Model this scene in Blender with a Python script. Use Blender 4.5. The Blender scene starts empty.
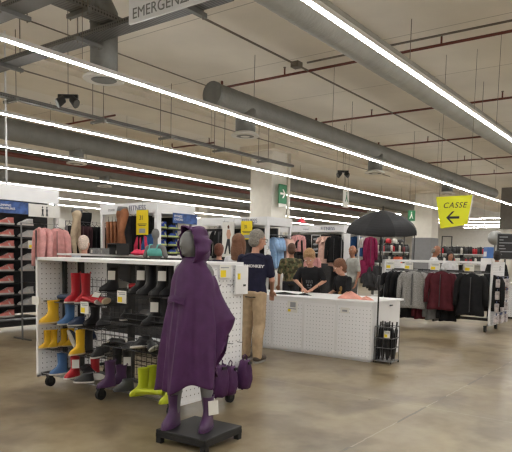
import bpy, bmesh, math, random
from mathutils import Vector, Matrix, Euler
random.seed(7)
SC = bpy.context.scene
COL = SC.collection
PI = math.pi
def rad(a): return a*PI/180

# ------------------------------------------------------------------ camera
# world: X runs along the light strips, Y across them, Z up; camera at (0,0,1.5); the frame is an off-centre crop (lens shift)
CW, CH, CF, PY = 512.0, 452.0, 586.0, 304.9
_y, _p, _r = (math.radians(v) for v in (36.63, -4.91, -1.31))
fw = Vector((math.cos(_y)*math.cos(_p), math.sin(_y)*math.cos(_p), math.sin(_p)))
r0 = Vector((math.sin(_y), -math.cos(_y), 0)); d0 = fw.cross(r0)
rt = r0*math.cos(_r)+d0*math.sin(_r); dn = -r0*math.sin(_r)+d0*math.cos(_r)
EYE = Vector((0, 0, 1.5))
def w_(c): return rt*c.x+dn*c.y+fw*c.z
cam_d = bpy.data.cameras.new('camera'); cam_d.sensor_fit = 'HORIZONTAL'; cam_d.sensor_width = 36
cam_d.lens = CF/CW*36; cam_d.clip_start = 0.05; cam_d.clip_end = 200; cam_d.shift_y = (PY-CH/2)/CW
cam = bpy.data.objects.new('camera', cam_d); COL.objects.link(cam)
cx, cy, cz = rt, -dn, -fw
cam.matrix_world = Matrix(((cx.x, cy.x, cz.x, EYE.x), (cx.y, cy.y, cz.y, EYE.y), (cx.z, cy.z, cz.z, EYE.z), (0, 0, 0, 1)))
SC.camera = cam
OFF = Vector((0, 0, 0))   # origin of the display being furnished
def here(x=0, y=0): OFF.x, OFF.y = x, y
def at(px, py, f):
    "the point of the place that lies f metres ahead along a sight line"
    return EYE + w_(Vector((px-256, py-PY, CF)))*(f/CF) - OFF
def flat(px, f):
    p = at(px, 254.7+.0229*(px-256), f*1.1); return p.x, p.y

# ------------------------------------------------------------------ materials
def lin(c):
    return tuple(((v/255)/12.92 if v/255 <= .04045 else ((v/255+.055)/1.055)**2.4) for v in c) + (1,)
MATS = {}
def mat(name, rgb, rough=.6, metal=0, var=.08, scale=6, bump=0, bscale=20, spec=.4, stretch=None):
    if name in MATS: return MATS[name]
    m = bpy.data.materials.new(name); m.use_nodes = True; nt = m.node_tree; b = nt.nodes['Principled BSDF']
    b.inputs['Roughness'].default_value = rough; b.inputs['Metallic'].default_value = metal
    b.inputs['Specular IOR Level'].default_value = spec
    tc = nt.nodes.new('ShaderNodeTexCoord'); n = nt.nodes.new('ShaderNodeTexNoise'); n.inputs['Scale'].default_value = scale
    n.inputs['Detail'].default_value = 4
    src = tc.outputs['Object']
    if stretch:
        mp = nt.nodes.new('ShaderNodeMapping'); mp.inputs['Scale'].default_value = stretch
        nt.links.new(src, mp.inputs[0]); src = mp.outputs[0]
    nt.links.new(src, n.inputs['Vector'])
    r = nt.nodes.new('ShaderNodeValToRGB'); c = lin(rgb)
    r.color_ramp.elements[0].position = .3; r.color_ramp.elements[1].position = .7
    r.color_ramp.elements[0].color = tuple(v*(1-var) for v in c[:3])+(1,)
    r.color_ramp.elements[1].color = tuple(min(1, v*(1+var)) for v in c[:3])+(1,)
    nt.links.new(n.outputs['Fac'], r.inputs[0]); nt.links.new(r.outputs[0], b.inputs['Base Color'])
    if bump:
        n2 = nt.nodes.new('ShaderNodeTexNoise'); n2.inputs['Scale'].default_value = bscale; n2.inputs['Detail'].default_value = 3
        nt.links.new(src, n2.inputs['Vector'])
        bp = nt.nodes.new('ShaderNodeBump'); bp.inputs['Strength'].default_value = bump; bp.inputs['Distance'].default_value = .02
        nt.links.new(n2.outputs['Fac'], bp.inputs['Height']); nt.links.new(bp.outputs[0], b.inputs['Normal'])
    MATS[name] = m; return m
def emit(name, rgb, s):
    m = bpy.data.materials.new(name); m.use_nodes = True; nt = m.node_tree; b = nt.nodes['Principled BSDF']
    b.inputs['Base Color'].default_value = (.9, .9, .9, 1)
    b.inputs['Emission Color'].default_value = lin(rgb); b.inputs['Emission Strength'].default_value = s
    return m
def math_(nt, op, a, b=None):
    n = nt.nodes.new('ShaderNodeMath'); n.operation = op
    for i, v in enumerate((a, b)):
        if v is None: continue
        if isinstance(v, (int, float)): n.inputs[i].default_value = v
        else: nt.links.new(v, n.inputs[i])
    return n.outputs[0]
def pegboard(name, rgb, axes, pitch=.055, r=.12, hole=(120, 120, 122)):
    "white perforated steel: the holes are a pattern in the material"
    m = bpy.data.materials.new(name); m.use_nodes = True; nt = m.node_tree; b = nt.nodes['Principled BSDF']
    b.inputs['Roughness'].default_value = .45
    tc = nt.nodes.new('ShaderNodeTexCoord'); sp = nt.nodes.new('ShaderNodeSeparateXYZ'); nt.links.new(tc.outputs['Object'], sp.inputs[0])
    d = []
    for a in axes:
        v = math_(nt, 'FRACT', math_(nt, 'DIVIDE', sp.outputs['XYZ'.index(a)], pitch))
        v = math_(nt, 'SUBTRACT', v, .5); d.append(math_(nt, 'MULTIPLY', v, v))
    dist = math_(nt, 'SQRT', math_(nt, 'ADD', d[0], d[1]))
    h = math_(nt, 'LESS_THAN', dist, r)
    mx = nt.nodes.new('ShaderNodeMix'); mx.data_type = 'RGBA'
    mx.inputs[6].default_value = lin(rgb); mx.inputs[7].default_value = lin(hole)
    nt.links.new(h, mx.inputs[0]); nt.links.new(mx.outputs[2], b.inputs['Base Color'])
    return m

WHITE = mat('white_steel', (225, 225, 226), .4, var=.02)
OFFW = mat('off_white_card', (222, 220, 214), .7, var=.04)
PEG_XZ = pegboard('pegboard_end', (228, 228, 230), 'XZ'); PEG_YZ = pegboard('pegboard_side', (232, 232, 234), 'YZ', r=.11, hole=(150, 150, 152))
BLACKM = mat('black_steel', (34, 34, 35), .45, var=.1)
CHROME = mat('grey_wire', (120, 120, 122), .35, .8, var=.05)
DWIRE = mat('dark_wire', (52, 52, 54), .4, .5, var=.05)
GALV = mat('galvanised_steel', (112, 112, 108), .5, .35, var=.12, scale=9)
DUCTM = mat('duct_fabric_steel', (118, 117, 112), .6, .15, var=.08, scale=3, bump=.5, bscale=14, stretch=(1.6, 1, 1))
RED = mat('red_pipe', (104, 56, 48), .6, var=.1)
CONDUIT = mat('grey_conduit', (112, 104, 94), .6, var=.1)
YEL = mat('yellow_card', (232, 205, 30), .6, var=.03)
SIGNY = mat('sign_yellow', (226, 228, 42), .5, var=.01)
INK = mat('dark_ink', (40, 42, 48), .6, var=.02)
INKB = mat('blue_ink', (66, 74, 110), .6, var=.02)
INKG = mat('grey_ink', (150, 152, 156), .6, var=.02)
GREEN = mat('sign_green', (46, 116, 76), .5, var=.03)
RUBBER = mat('black_rubber', (26, 26, 27), .7, var=.1)
def cloth(name, rgb, **k):
    a = dict(rough=.85, var=.16, scale=12, bump=.5, bscale=9, spec=.2); a.update(k); return mat(name, rgb, **a)
def gum(name, rgb, **k):
    a = dict(rough=.42, var=.05, scale=8, spec=.45); a.update(k); return mat(name, rgb, **a)

# ------------------------------------------------------------------ mesh builder
class MB:
    def __init__(s): s.v = []; s.f = []
    def add(s, vs, fs):
        o = len(s.v); s.v += [tuple(v) for v in vs]; s.f += [tuple(i+o for i in f) for f in fs]; return s
    def bb(s, x0, y0, z0, x1, y1, z1):
        v = [(x, y, z) for z in (z0, z1) for y in (y0, y1) for x in (x0, x1)]
        return s.add(v, [(0, 2, 3, 1), (4, 5, 7, 6), (0, 1, 5, 4), (2, 6, 7, 3), (0, 4, 6, 2), (1, 3, 7, 5)])
    def box(s, c, d, M=None):
        a = MB().bb(c[0]-d[0]/2, c[1]-d[1]/2, c[2]-d[2]/2, c[0]+d[0]/2, c[1]+d[1]/2, c[2]+d[2]/2)
        if M: a.v = [tuple(M @ Vector(v)) for v in a.v]
        return s.add(a.v, a.f)
    def loft(s, rings, c0=True, c1=True, closed=True):
        n = len(rings[0]); vs = [p for r in rings for p in r]; fs = []
        for i in range(len(rings)-1):
            for j in range(n if closed else n-1):
                k = (j+1) % n; fs.append((i*n+j, i*n+k, (i+1)*n+k, (i+1)*n+j))
        if c0: fs.append(tuple(range(n-1, -1, -1)))
        if c1: fs.append(tuple(range((len(rings)-1)*n, len(rings)*n)))
        return s.add(vs, fs)
    def tube(s, pts, r, n=8, cap=True, flat_=1.0):
        pts = [Vector(p) for p in pts]; rs = r if isinstance(r, (list, tuple)) else [r]*len(pts); rings = []; u = None
        for i, p in enumerate(pts):
            t = (pts[min(i+1, len(pts)-1)]-pts[max(i-1, 0)])
            t = t.normalized() if t.length > 1e-9 else Vector((0, 0, 1))
            if u is None:
                u = t.orthogonal().normalized()
                if abs(t.z) < .99: u = Vector((0, 0, 1)).cross(t).normalized()
                else: u = Vector((1, 0, 0))
            u = (u - t*u.dot(t)).normalized(); w = t.cross(u)
            rings.append([p + (u*math.cos(a)*flat_ + w*math.sin(a))*rs[i] for a in (2*PI*k/n for k in range(n))])
        return s.loft(rings, cap, cap)
    def ell(s, c, r, n=16, m=10, M=None):
        c = Vector(c); rings = []
        for i in range(1, m):
            t = PI*i/m
            ring = [Vector((r[0]*math.sin(t)*math.cos(a), r[1]*math.sin(t)*math.sin(a), -r[2]*math.cos(t))) for a in (2*PI*k/n for k in range(n))]
            rings.append([(M @ p if M else p)+c for p in ring])
        e0 = Vector((0, 0, -r[2])); e1 = Vector((0, 0, r[2]))
        if M: e0 = M @ e0; e1 = M @ e1
        o = len(rings)*n; vs = [p for q in rings for p in q]+[e0+c, e1+c]; fs = []
        for i in range(len(rings)-1):
            for j in range(n): fs.append((i*n+j, i*n+(j+1) % n, (i+1)*n+(j+1) % n, (i+1)*n+j))
        for j in range(n):
            fs.append((o, (j+1) % n, j)); fs.append((o+1, (m-2)*n+j, (m-2)*n+(j+1) % n))
        return s.add(vs, fs)
    def cap(s, p0, p1, r0, r1=None, n=10):
        "tapered capsule, closed"
        p0 = Vector(p0); p1 = Vector(p1); r1 = r0 if r1 is None else r1; d = p1-p0
        if d.length < 1e-6: d = Vector((0, 0, 1e-4))
        t = d.normalized(); pts = []; rs = []
        for a in (75, 45, 15): pts.append(p0-t*r0*math.sin(rad(a))); rs.append(r0*math.cos(rad(a)))
        for a in (15, 45, 75): pts.append(p1+t*r1*math.sin(rad(a))); rs.append(r1*math.cos(rad(a)))
        return s.tube(pts, rs, n)
    def prism(s, poly, axis, a, b):
        def q(p, h):
            return {'X': (h, p[0], p[1]), 'Y': (p[0], h, p[1]), 'Z': (p[0], p[1], h)}[axis]
        return s.loft([[q(p, a) for p in poly], [q(p, b) for p in poly]])
    def build(s, name, m, parent=None, smooth=False, bevel=0, remesh=0, sm=0, loc=None, kind=None):
        me = bpy.data.meshes.new(name); me.from_pydata(s.v, [], s.f)
        bm = bmesh.new(); bm.from_mesh(me); bmesh.ops.recalc_face_normals(bm, faces=bm.faces); bm.to_mesh(me); bm.free()
        me.materials.append(m)
        o = bpy.data.objects.new(name, me); COL.objects.link(o)
        if remesh:
            r = o.modifiers.new('r', 'REMESH'); r.mode = 'VOXEL'; r.voxel_size = remesh; r.use_smooth_shade = True
            if sm:
                q = o.modifiers.new('s', 'SMOOTH'); q.iterations = sm; q.factor = .5
            dg = bpy.context.evaluated_depsgraph_get(); nm = bpy.data.meshes.new_from_object(o.evaluated_get(dg))
            o.modifiers.clear(); o.data = nm; nm.name = name
            nm.materials.clear(); nm.materials.append(m); bpy.data.meshes.remove(me); me = nm; smooth = True
        if smooth:
            for p in me.polygons: p.use_smooth = True
        if bevel:
            b = o.modifiers.new('bevel', 'BEVEL'); b.width = bevel; b.segments = 2; b.limit_method = 'ANGLE'
        if parent: o.parent = parent
        if loc: o.location = loc
        if kind: o['kind'] = kind
        return o
def tag(o, label, cat, group=None, kind=None):
    o['label'] = label; o['category'] = cat
    if group: o['group'] = group
    if kind: o['kind'] = kind
    return o
def thing(name, label, cat, loc=(0, 0, 0), rz=0, group=None, rot=None):
    o = bpy.data.objects.new(name, None); COL.objects.link(o); o.empty_display_size = .1
    o.location = Vector(loc)+OFF; o.rotation_euler = rot if rot else (0, 0, rz); tag(o, label, cat, group); return o
KIDS = {}
def kids(o): return [c for c in bpy.data.objects if c.parent == o]
def dup(root, label, loc, rz=0, rot=None, group=None, scale=None, swap=None):
    "copy of a thing and of each of its parts (mesh data shared)"
    if root not in KIDS: KIDS[root] = [(c, kids(c)) for c in kids(root)]
    def cp(c, par):
        d = c.copy()
        if swap and c.data and c.data.materials and c.data.materials[0].name in swap:
            key = (c.data.name, swap[c.data.materials[0].name].name)
            if key not in SWAPPED:
                me = c.data.copy(); me.materials[0] = swap[c.data.materials[0].name]; SWAPPED[key] = me
            d.data = SWAPPED[key]
        COL.objects.link(d); d.parent = par; return d
    r = root.copy(); COL.objects.link(r); r.location = Vector(loc)+OFF; r.rotation_euler = rot if rot else (0, 0, rz); r['label'] = label
    if group: r['group'] = group
    if scale: r.scale = (scale,)*3
    for c, gs in KIDS[root]:
        d = cp(c, r)
        for g in gs: cp(g, d)
    return r
SWAPPED = {}
def struct(mb, name, m, **k): return mb.build(name, m, kind='structure', **k)
def text(body, size, m, parent, M, name='lettering', depth=.002, align='LEFT', shear=0, spacing=1, bold=0):
    cu = bpy.data.curves.new('t', 'FONT'); cu.body = body; cu.size = size; cu.extrude = depth; cu.align_x = align; cu.align_y = 'CENTER'
    cu.shear = shear; cu.space_character = spacing; cu.offset = bold
    o = bpy.data.objects.new('t', cu); COL.objects.link(o)
    dg = bpy.context.evaluated_depsgraph_get(); me = bpy.data.meshes.new_from_object(o.evaluated_get(dg)); bpy.data.objects.remove(o)
    me.transform(M); me.materials.clear(); me.materials.append(m); me.name = name
    o = bpy.data.objects.new(name, me); COL.objects.link(o)
    if parent: o.parent = parent
    return o
# text planes: facing -X (reads towards -Y) and facing -Y (reads towards +X)
def M_negx(x, y, z): return Matrix(((0, 0, -1, x), (-1, 0, 0, y), (0, 1, 0, z), (0, 0, 0, 1)))
def M_negy(x, y, z): return Matrix(((1, 0, 0, x), (0, 0, -1, y), (0, 1, 0, z), (0, 0, 0, 1)))
# ================================================================== the setting
CEIL = 5.3
X0, X1, Y0, Y1 = -9, 44, -9, 29
def floor_mat():
    m = bpy.data.materials.new('polished_concrete'); m.use_nodes = True; nt = m.node_tree; b = nt.nodes['Principled BSDF']
    tc = nt.nodes.new('ShaderNodeTexCoord'); sp = nt.nodes.new('ShaderNodeSeparateXYZ'); nt.links.new(tc.outputs['Object'], sp.inputs[0])
    def noise(s, d=5, dist=0, st=None):
        n = nt.nodes.new('ShaderNodeTexNoise'); n.inputs['Scale'].default_value = s; n.inputs['Detail'].default_value = d; n.inputs['Distortion'].default_value = dist
        src = tc.outputs['Object']
        if st:
            mp = nt.nodes.new('ShaderNodeMapping'); mp.inputs['Scale'].default_value = st; nt.links.new(src, mp.inputs[0]); src = mp.outputs[0]
        nt.links.new(src, n.inputs['Vector']); return n.outputs['Fac']
    def ramp(f, a, pa, c, pc):
        r = nt.nodes.new('ShaderNodeValToRGB'); r.color_ramp.elements[0].position = pa; r.color_ramp.elements[1].position = pc
        r.color_ramp.elements[0].color = lin(a); r.color_ramp.elements[1].color = lin(c); nt.links.new(f, r.inputs[0]); return r.outputs[0]
    def mix(f, a, c, t='MIX'):
        x = nt.nodes.new('ShaderNodeMix'); x.data_type = 'RGBA'; x.blend_type = t
        if isinstance(f, (int, float)): x.inputs[0].default_value = f
        else: nt.links.new(f, x.inputs[0])
        for i, v in ((6, a), (7, c)):
            if isinstance(v, tuple): x.inputs[i].default_value = v
            else: nt.links.new(v, x.inputs[i])
        return x.outputs[2]
    big = ramp(noise(.75, 7, .25), (106, 90, 64), .36, (152, 138, 111), .62)
    fine = ramp(noise(7, 9, .1), (122, 107, 81), .3, (156, 143, 117), .7)
    c = mix(.4, big, fine)
    st = ramp(noise(1.3, 7, .3), (124, 102, 76), .36, (255, 255, 255), .5)
    c = mix(.5, c, st, 'MULTIPLY')
    # saw-cut joints
    def line(o, off, per, w):
        v = math_(nt, 'MODULO', math_(nt, 'ADD', o, off+100*per), per)
        return math_(nt, 'LESS_THAN', math_(nt, 'ABSOLUTE', math_(nt, 'SUBTRACT', v, per/2)), w)
    wob = math_(nt, 'MULTIPLY', math_(nt, 'SUBTRACT', noise(9, 2), .5), .03)
    wy = math_(nt, 'ADD', sp.outputs[1], wob)
    j = math_(nt, 'MAXIMUM', line(wy, 3-2.08, 6, .007), line(sp.outputs[0], 3-5.71, 6, .005))
    chip = math_(nt, 'GREATER_THAN', noise(3.2, 3), .5)
    dark = math_(nt, 'MULTIPLY', math_(nt, 'MULTIPLY', line(wy, 3-2.08, 6, .012), chip), 1)
    c = mix(math_(nt, 'MULTIPLY', j, .45), c, lin((176, 166, 148)))
    c = mix(math_(nt, 'MULTIPLY', dark, .75), c, lin((70, 60, 48)))
    nt.links.new(c, b.inputs['Base Color'])
    r = nt.nodes.new('ShaderNodeMapRange'); r.inputs[3].default_value = .22; r.inputs[4].default_value = .42
    nt.links.new(noise(2.2, 4), r.inputs[0]); nt.links.new(r.outputs[0], b.inputs['Roughness'])
    b.inputs['Specular IOR Level'].default_value = .45
    return m
struct(MB().bb(X0, Y0, -.2, X1, Y1, 0), 'floor', floor_mat())
def ceil_mat():
    m = mat('ceiling_concrete', (228, 222, 210), .9, var=.07, scale=.7); nt = m.node_tree; b = nt.nodes['Principled BSDF']
    src = b.inputs['Base Color'].links[0].from_socket
    tc = nt.nodes.new('ShaderNodeTexCoord'); sp = nt.nodes.new('ShaderNodeSeparateXYZ'); nt.links.new(tc.outputs['Object'], sp.inputs[0])
    v = math_(nt, 'MODULO', math_(nt, 'ADD', sp.outputs[0], 100.2), 2.5)
    l = math_(nt, 'LESS_THAN', v, .02)
    x = nt.nodes.new('ShaderNodeMix'); x.data_type = 'RGBA'; nt.links.new(math_(nt, 'MULTIPLY', l, .6), x.inputs[0]); nt.links.new(src, x.inputs[6])
    x.inputs[7].default_value = lin((120, 112, 100)); nt.links.new(x.outputs[2], b.inputs['Base Color']); return m
CONC = ceil_mat()
WALLM = mat('painted_wall', (214, 212, 206), .8, var=.04)
struct(MB().bb(X0, Y0, CEIL, X1, Y1, CEIL+.2), 'ceiling', CONC)
struct(MB().bb(X0-.2, Y0, 0, X0, Y1, CEIL), 'wall_back', WALLM)
struct(MB().bb(X1, Y0, 0, X1+.2, Y1, CEIL), 'wall_front', WALLM)
struct(MB().bb(X0-.2, Y0-.2, 0, X1+.2, Y0, CEIL), 'wall_right', WALLM)
struct(MB().bb(X0-.2, Y1, 0, X1+.2, Y1+.2, CEIL), 'wall_left', WALLM)
BEAMM = mat('beam_concrete', (222, 214, 198), .9, var=.06, scale=1)
for y in (11.13, 26.8):
    b = MB().bb(X0, y-.55, 4.9, X1, y+.55, CEIL).bb(X0, y-.95, 5.1, X1, y+.95, CEIL)
    struct(b, 'ceiling_beam', BEAMM)
COLM = mat('column_paint', (226, 222, 212), .8, var=.04)
GREYC = mat('column_cladding', (128, 128, 130), .6, var=.05)
def column(x, y, s, clad=0):
    c = struct(MB().bb(x-s/2, y-s/2, 0, x+s/2, y+s/2, 4.9), 'column', COLM, bevel=.02)
    MB().bb(x-s/2-.25, y-s/2-.25, 4.75, x+s/2+.25, y+s/2+.25, 4.9).build('capital', BEAMM, c)
    if clad: MB().bb(x-s/2-.03, y-s/2-.03, 0, x+s/2+.03, y+s/2+.03, clad).build('cladding', GREYC, c, bevel=.01)
    return c
c1 = column(15.6, 11.2, .85)
MB().tube([(15.95, 10.65, .2), (15.95, 10.65, 4.75)], .05).build('downpipe', COLM, c1, smooth=True)
column(29.4, 11.13, .95, 2.54)
column(29.4, 26.8, .8); column(1.95, 11.13, .85); column(15.68, 26.8, .8)

# ------------------------------------------------------------------ light strips
LAMP = emit('led_diffuser', (255, 254, 251), 47)
LH = 3.7
def strip_y(i, x0, x1, y, label):
    t = thing('light_strip', label, 'ceiling light', (x0, y, LH), 0, 'linear lights over the shop floor')
    L = x1-x0
    MB().bb(0, -.026, 0, L, .026, .05).build('housing', WHITE, t)
    MB().bb(0, -.024, -.012, L, .024, 0).build('diffuser', LAMP, t)
    cm = None
    for k in range(int(L//6)+1):
        x = .5+k*6
        if x > L: break
        if cm is None: cm = MB().tube([(0, 0, .07), (0, 0, CEIL-LH-.003)], .004, 5).build('suspension_cable', CONDUIT, t, loc=(x, 0, 0))
        else:
            c = cm.copy(); COL.objects.link(c); c.location = (x, 0, 0)
    return t
ys = [2.84, 6.0, 9.22, 12.15, 15.25, 18.7, 21.9, 25.1, -.4, -3.6, -6.8]
labs = ['bright linear light running beneath the ridged duct and out past the top edge', 'long linear light passing under the emergency exit sign',
        'linear light crossing just in front of the pale square column', 'linear light passing just behind the pale square column',
        'second linear light beyond the pale square column', 'third linear light beyond the pale square column',
        'fourth linear light beyond the pale square column', 'deepest linear light along the far wall beyond the column']
for i, y in enumerate(ys):
    strip_y(i, -8, 28.5 if y < 13 else 36, y, labs[i] if i < 8 else 'linear light over the open aisle, %s along from the ridged duct' % ['first', 'second', 'third'][i-8])
for i, x in enumerate((32.5, 35.5, 38.5, 41.5)):
    t = thing('light_strip', ['nearest', 'second nearest', 'third nearest', 'furthest'][i]+' of the crosswise linear lights seen beyond the yellow till sign', 'ceiling light', (x, 2, LH), 0, 'crosswise lights at the far end')
    MB().bb(-.035, 0, 0, .035, 11, .07).build('housing', WHITE, t); MB().bb(-.03, 0, -.014, .03, 11, 0).build('diffuser', LAMP, t)
    for y in (1, 5, 8): MB().tube([(0, y, .07), (0, y, CEIL-LH-.003)], .004, 5).build('suspension_cable', CONDUIT, t)

# ------------------------------------------------------------------ ducts
def duct(label, x0, x1, y, z, r, drops, dm=None):
    t = thing('air_duct', label, 'air duct', (0, y, z), 0, 'ventilation ducts')
    m = MB(); rings = []
    n = int((x1-x0)/.22)
    pts = []; rs = []
    for k in range(n+1):
        x = x0+(x1-x0)*k/n; pts += [(x, 0, 0), (x+.02, 0, 0)]; rs += [r, r*1.025]
    MB().tube(pts, rs, 24).build('duct_tube', dm or DUCTM, t, smooth=True)
    for x in (x0,): MB().tube([(x-.03, 0, 0), (x+.03, 0, 0)], r*1.08, 24).build('end_collar', GALV, t)
    for x in drops:
        MB().tube([(x, 0, 0), (x, 0, -.52)], .19, 20).build('drop_spigot', GALV, t, smooth=True)
        d = MB().tube([(x, 0, -.5), (x, 0, -.55)], [.2, .27], 20).tube([(x, 0, -.55), (x, 0, -.57)], .27, 20).build('diffuser', OFFW, t)
        MB().tube([(x, 0, -.571), (x, 0, -.575)], [.17, .15], 18).build('diffuser_core', GALV, d)
        MB().tube([(x, 0, -.576), (x, 0, -.58)], [.09, .08], 18).build('diffuser_disc', OFFW, d)
    for k in range(int((x1-x0)/4)):
        x = x0+1.2+k*4; MB().tube([(x, 0, r), (x, 0, CEIL-z-.003)], .006, 5).build('hanger_rod', CONDUIT, t)
    return t
duct('round ridged air duct running above the brightest linear light', -8, 24, 3.88, 4.4, .21, [], mat('duct_steel_lit', (160, 160, 154), .6, .15, var=.08, scale=3, bump=.5, bscale=14, stretch=(1.6, 1, 1)))  # duct steel lightened: light from the nearby strip is put into its colour
duct('round grey air duct starting mid-ceiling with three drop diffusers', 8.0, 26, 7.0, 4.3, .2, [8.95, 14.6, 20.3])
duct('dark grey air duct crossing behind the first light rows by the pale column', -8, 34, 13.6, 4.4, .26, [10])
duct('air duct deep behind the second row of lights beyond the column', -8, 34, 17.4, 4.4, .25, [14])
duct('deepest visible air duct near the far wall', -8, 34, 20.8, 4.3, .28, [12])
t = thing('ventilation_drop', 'vertical grey duct dropping to a round diffuser behind the cable trays', 'air duct', (5.5, 6.85, -.13))
MB().tube([(0, 0, 4.12), (0, 0, 4.95)], .19, 20).build('drop_spigot', GALV, t, smooth=True)
MB().tube([(0, 0, 4.8), (0, 0, 4.9), (-.08, 0, 5.0), (-.2, 0, 5.06), (-.32, 0, 5.06)], .2, 20).build('elbow', GALV, t, smooth=True)
MB().tube([(-.3, 0, 5.06), (-.36, 0, 5.06)], .225, 20).build('end_collar', GALV, t)
MB().tube([(0, 0, 4.12), (0, 0, 4.06)], [.2, .29], 20).tube([(0, 0, 4.06), (0, 0, 4.03)], .29, 20).build('diffuser', OFFW, t)
MB().tube([(0, 0, 4.029), (0, 0, 4.02)], [.18, .16], 18).build('diffuser_core', GALV, t)

# ------------------------------------------------------------------ cable trays
def tray(label, p0, p1, axis, w=.12):
    t = thing('cable_tray', label, 'cable tray', (0, 0, 0), 0, 'perforated cable trays')
    h = .07
    if axis == 'Y': x, z = p0[0], p0[2]; a, b = sorted((p0[1], p1[1])); P = lambda u, s: (x+s, u)
    else: y, z = p0[1], p0[2]; a, b = sorted((p0[0], p1[0])); P = lambda u, s: (u, y+s)
    def seg(s0, s1, z0, z1):
        q0 = P(a, s0); q1 = P(b, s1); return (min(q0[0], q1[0]), min(q0[1], q1[1]), z0, max(q0[0], q1[0]), max(q0[1], q1[1]), z1)
    MB().bb(*seg(-w, w, z, z+.006)).bb(*seg(-w-.006, -w, z, z+h)).bb(*seg(w, w+.006, z, z+h)).build('tray', TRAYM[axis], t)
    MB().bb(*seg(-w+.01, -w+.05, z+.008, z+.04)).bb(*seg(0, w*.6, z+.008, z+.05)).build('cables', RUBBER, t)
    u = a+.5
    while u < b:
        q = P(u, 0)
        d = (.06, .42, .05) if axis == 'X' else (.42, .06, .05)
        MB().box((q[0], q[1], z-.03), d).build('support_bracket', GALV, t)
        for s in (-.17, .17):
            e = P(u, s); MB().tube([(e[0], e[1], z-.08), (e[0], e[1], CEIL-.003)], .008, 6).build('threaded_rod', CONDUIT, t)
        u += 1.9
    return t
TRAYM = {'Y': pegboard('tray_steel_across', (98, 97, 93), 'YZ', .045, .3, (52, 50, 47)), 'X': pegboard('tray_steel_along', (98, 97, 93), 'XZ', .045, .3, (52, 50, 47))}
tray('perforated cable tray passing above the emergency exit sign', (5.12, 4.3, 4.3), (5.12, 10, 4.3), 'Y')
tray('perforated cable tray nearest the upper left picture corner', (4.05, 4.3, 4.32), (4.05, 10, 4.32), 'Y')
tray('short cable tray joining the two crosswise trays', (2.2, 6.2, 4.4), (5.35, 6.2, 4.4), 'X')
tray('dark narrow tray running along the ceiling in front of the column', (-6, 9.9, 4.14), (15.0, 9.9, 4.14), 'X', .05)

# ------------------------------------------------------------------ pipes
def pipe(name, label, pts, r, m, cat='pipe', group=None, drops=(), n=8):
    t = thing(name, label, cat, (0, 0, 0), 0, group)
    MB().tube(pts, r, n).build('pipe_run', m, t, smooth=True)
    for d in drops:
        MB().tube([d, (d[0], d[1], d[2]+.13)], .016, 6).build('sprinkler_stub', m, t)
        MB().tube([(d[0], d[1], d[2]+.13), (d[0], d[1], d[2]+.16)], [.014, .03], 6).build('sprinkler_head', CONDUIT, t)
    return t
for i, (x, ya, yb, z) in enumerate([(9.75, 8.28, -6, 5.0), (13.65, 8.3, -4, 5.0), (17.5, 8.3, -2, 5.0), (21.35, 8.4, -2, 5.0), (9.9, 15.2, 11.9, 4.9), (13.92, 13.9, 12.1, 4.9), (25.2, 8.4, 0, 5.0)]):
    pipe('sprinkler_pipe', ['red sprinkler pipe starting above the round grey duct end', 'red sprinkler pipe second in line towards the far end', 'red sprinkler pipe third in line above the yellow till sign',
        'red sprinkler pipe fourth in line beyond the yellow till sign', 'red sprinkler pipe high over the shoe wall', 'short red pipe left of the drop diffuser by the column', 'furthest red sprinkler pipe near the ceiling lights end'][i],
        [(x, ya, z+.14), (x, ya, z+.03), (x, ya-.03, z), (x, yb, z)], .025, RED, group='red sprinkler pipes', drops=[(x, ya-1.6-k*3.1, z) for k in range(3) if ya-1.6-k*3.1 > yb])
pipe('sprinkler_main', 'long red main pipe running along beyond the second light', [(-8, 16.8, 4.35), (34, 16.8, 4.35)], .07, RED)
t = pipe('conduit', 'grey conduit running along the ceiling to a junction box', [(-5, 6.13, 5.0), (24, 6.13, 5.0)], .018, CONDUIT, group='grey conduits')
MB().box((9.33, 6.13, 5.0), (.16, .16, .1)).build('junction_box', CONDUIT, t)
pipe('conduit', 'grey conduit branching sideways from the junction box', [(9.33, 5.9, 5.0), (9.33, -4, 5.0)], .018, CONDUIT, group='grey conduits')
pipe('conduit', 'thin conduit along the ceiling between the ridged duct and the aisle', [(10, 2.1, 5.1), (24, 2.1, 5.1)], .02, CONDUIT, group='grey conduits')
pipe('conduit', 'thin dark cable running above the light under the exit sign', [(-5, 8.45, 5.0), (20, 8.45, 5.0)], .012, CONDUIT, group='grey conduits')
pipe('conduit', 'thin dark cable strung along in front of the pale column', [(-5, 9.9, 4.7), (22, 9.9, 4.7)], .014, CONDUIT, group='grey conduits')
pipe('header_rod', 'thin white rod hanging down to the shoe wall header', [(5.83, 9.95, 2.6), (5.83, 9.95, CEIL)], .018, WHITE, 'rod')

# ------------------------------------------------------------------ spotlights
def spots(label, x, y, z):
    t = thing('spotlight_pair', label, 'spotlight', (x, y, z), rad(-53), 'black ceiling spotlights'); t.scale = (.8, .8, 1)
    MB().tube([(0, 0, .1), (0, 0, CEIL-z)], .007, 6).build('suspension_rod', CONDUIT, t)
    MB().bb(-.2, -.03, .04, .2, .03, .1).build('bar', BLACKM, t)
    for s in (-1, 1):
        h = MB().tube([(s*.08, -.01, .03), (s*.19, -.08, -.06)], [.065, .08], 14).build('lamp_head', BLACKM, t)
        MB().tube([(s*.191, -.081, -.061), (s*.195, -.084, -.064)], .068, 14).build('lens', GALV, h)
spots('pair of black spotlights hanging between the two upper light strips', 5.93, 8.28, 3.9)
spots('pair of black spotlights hanging beyond the pale column near the umbrella', 15.4, 8.4, 3.9)

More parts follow.
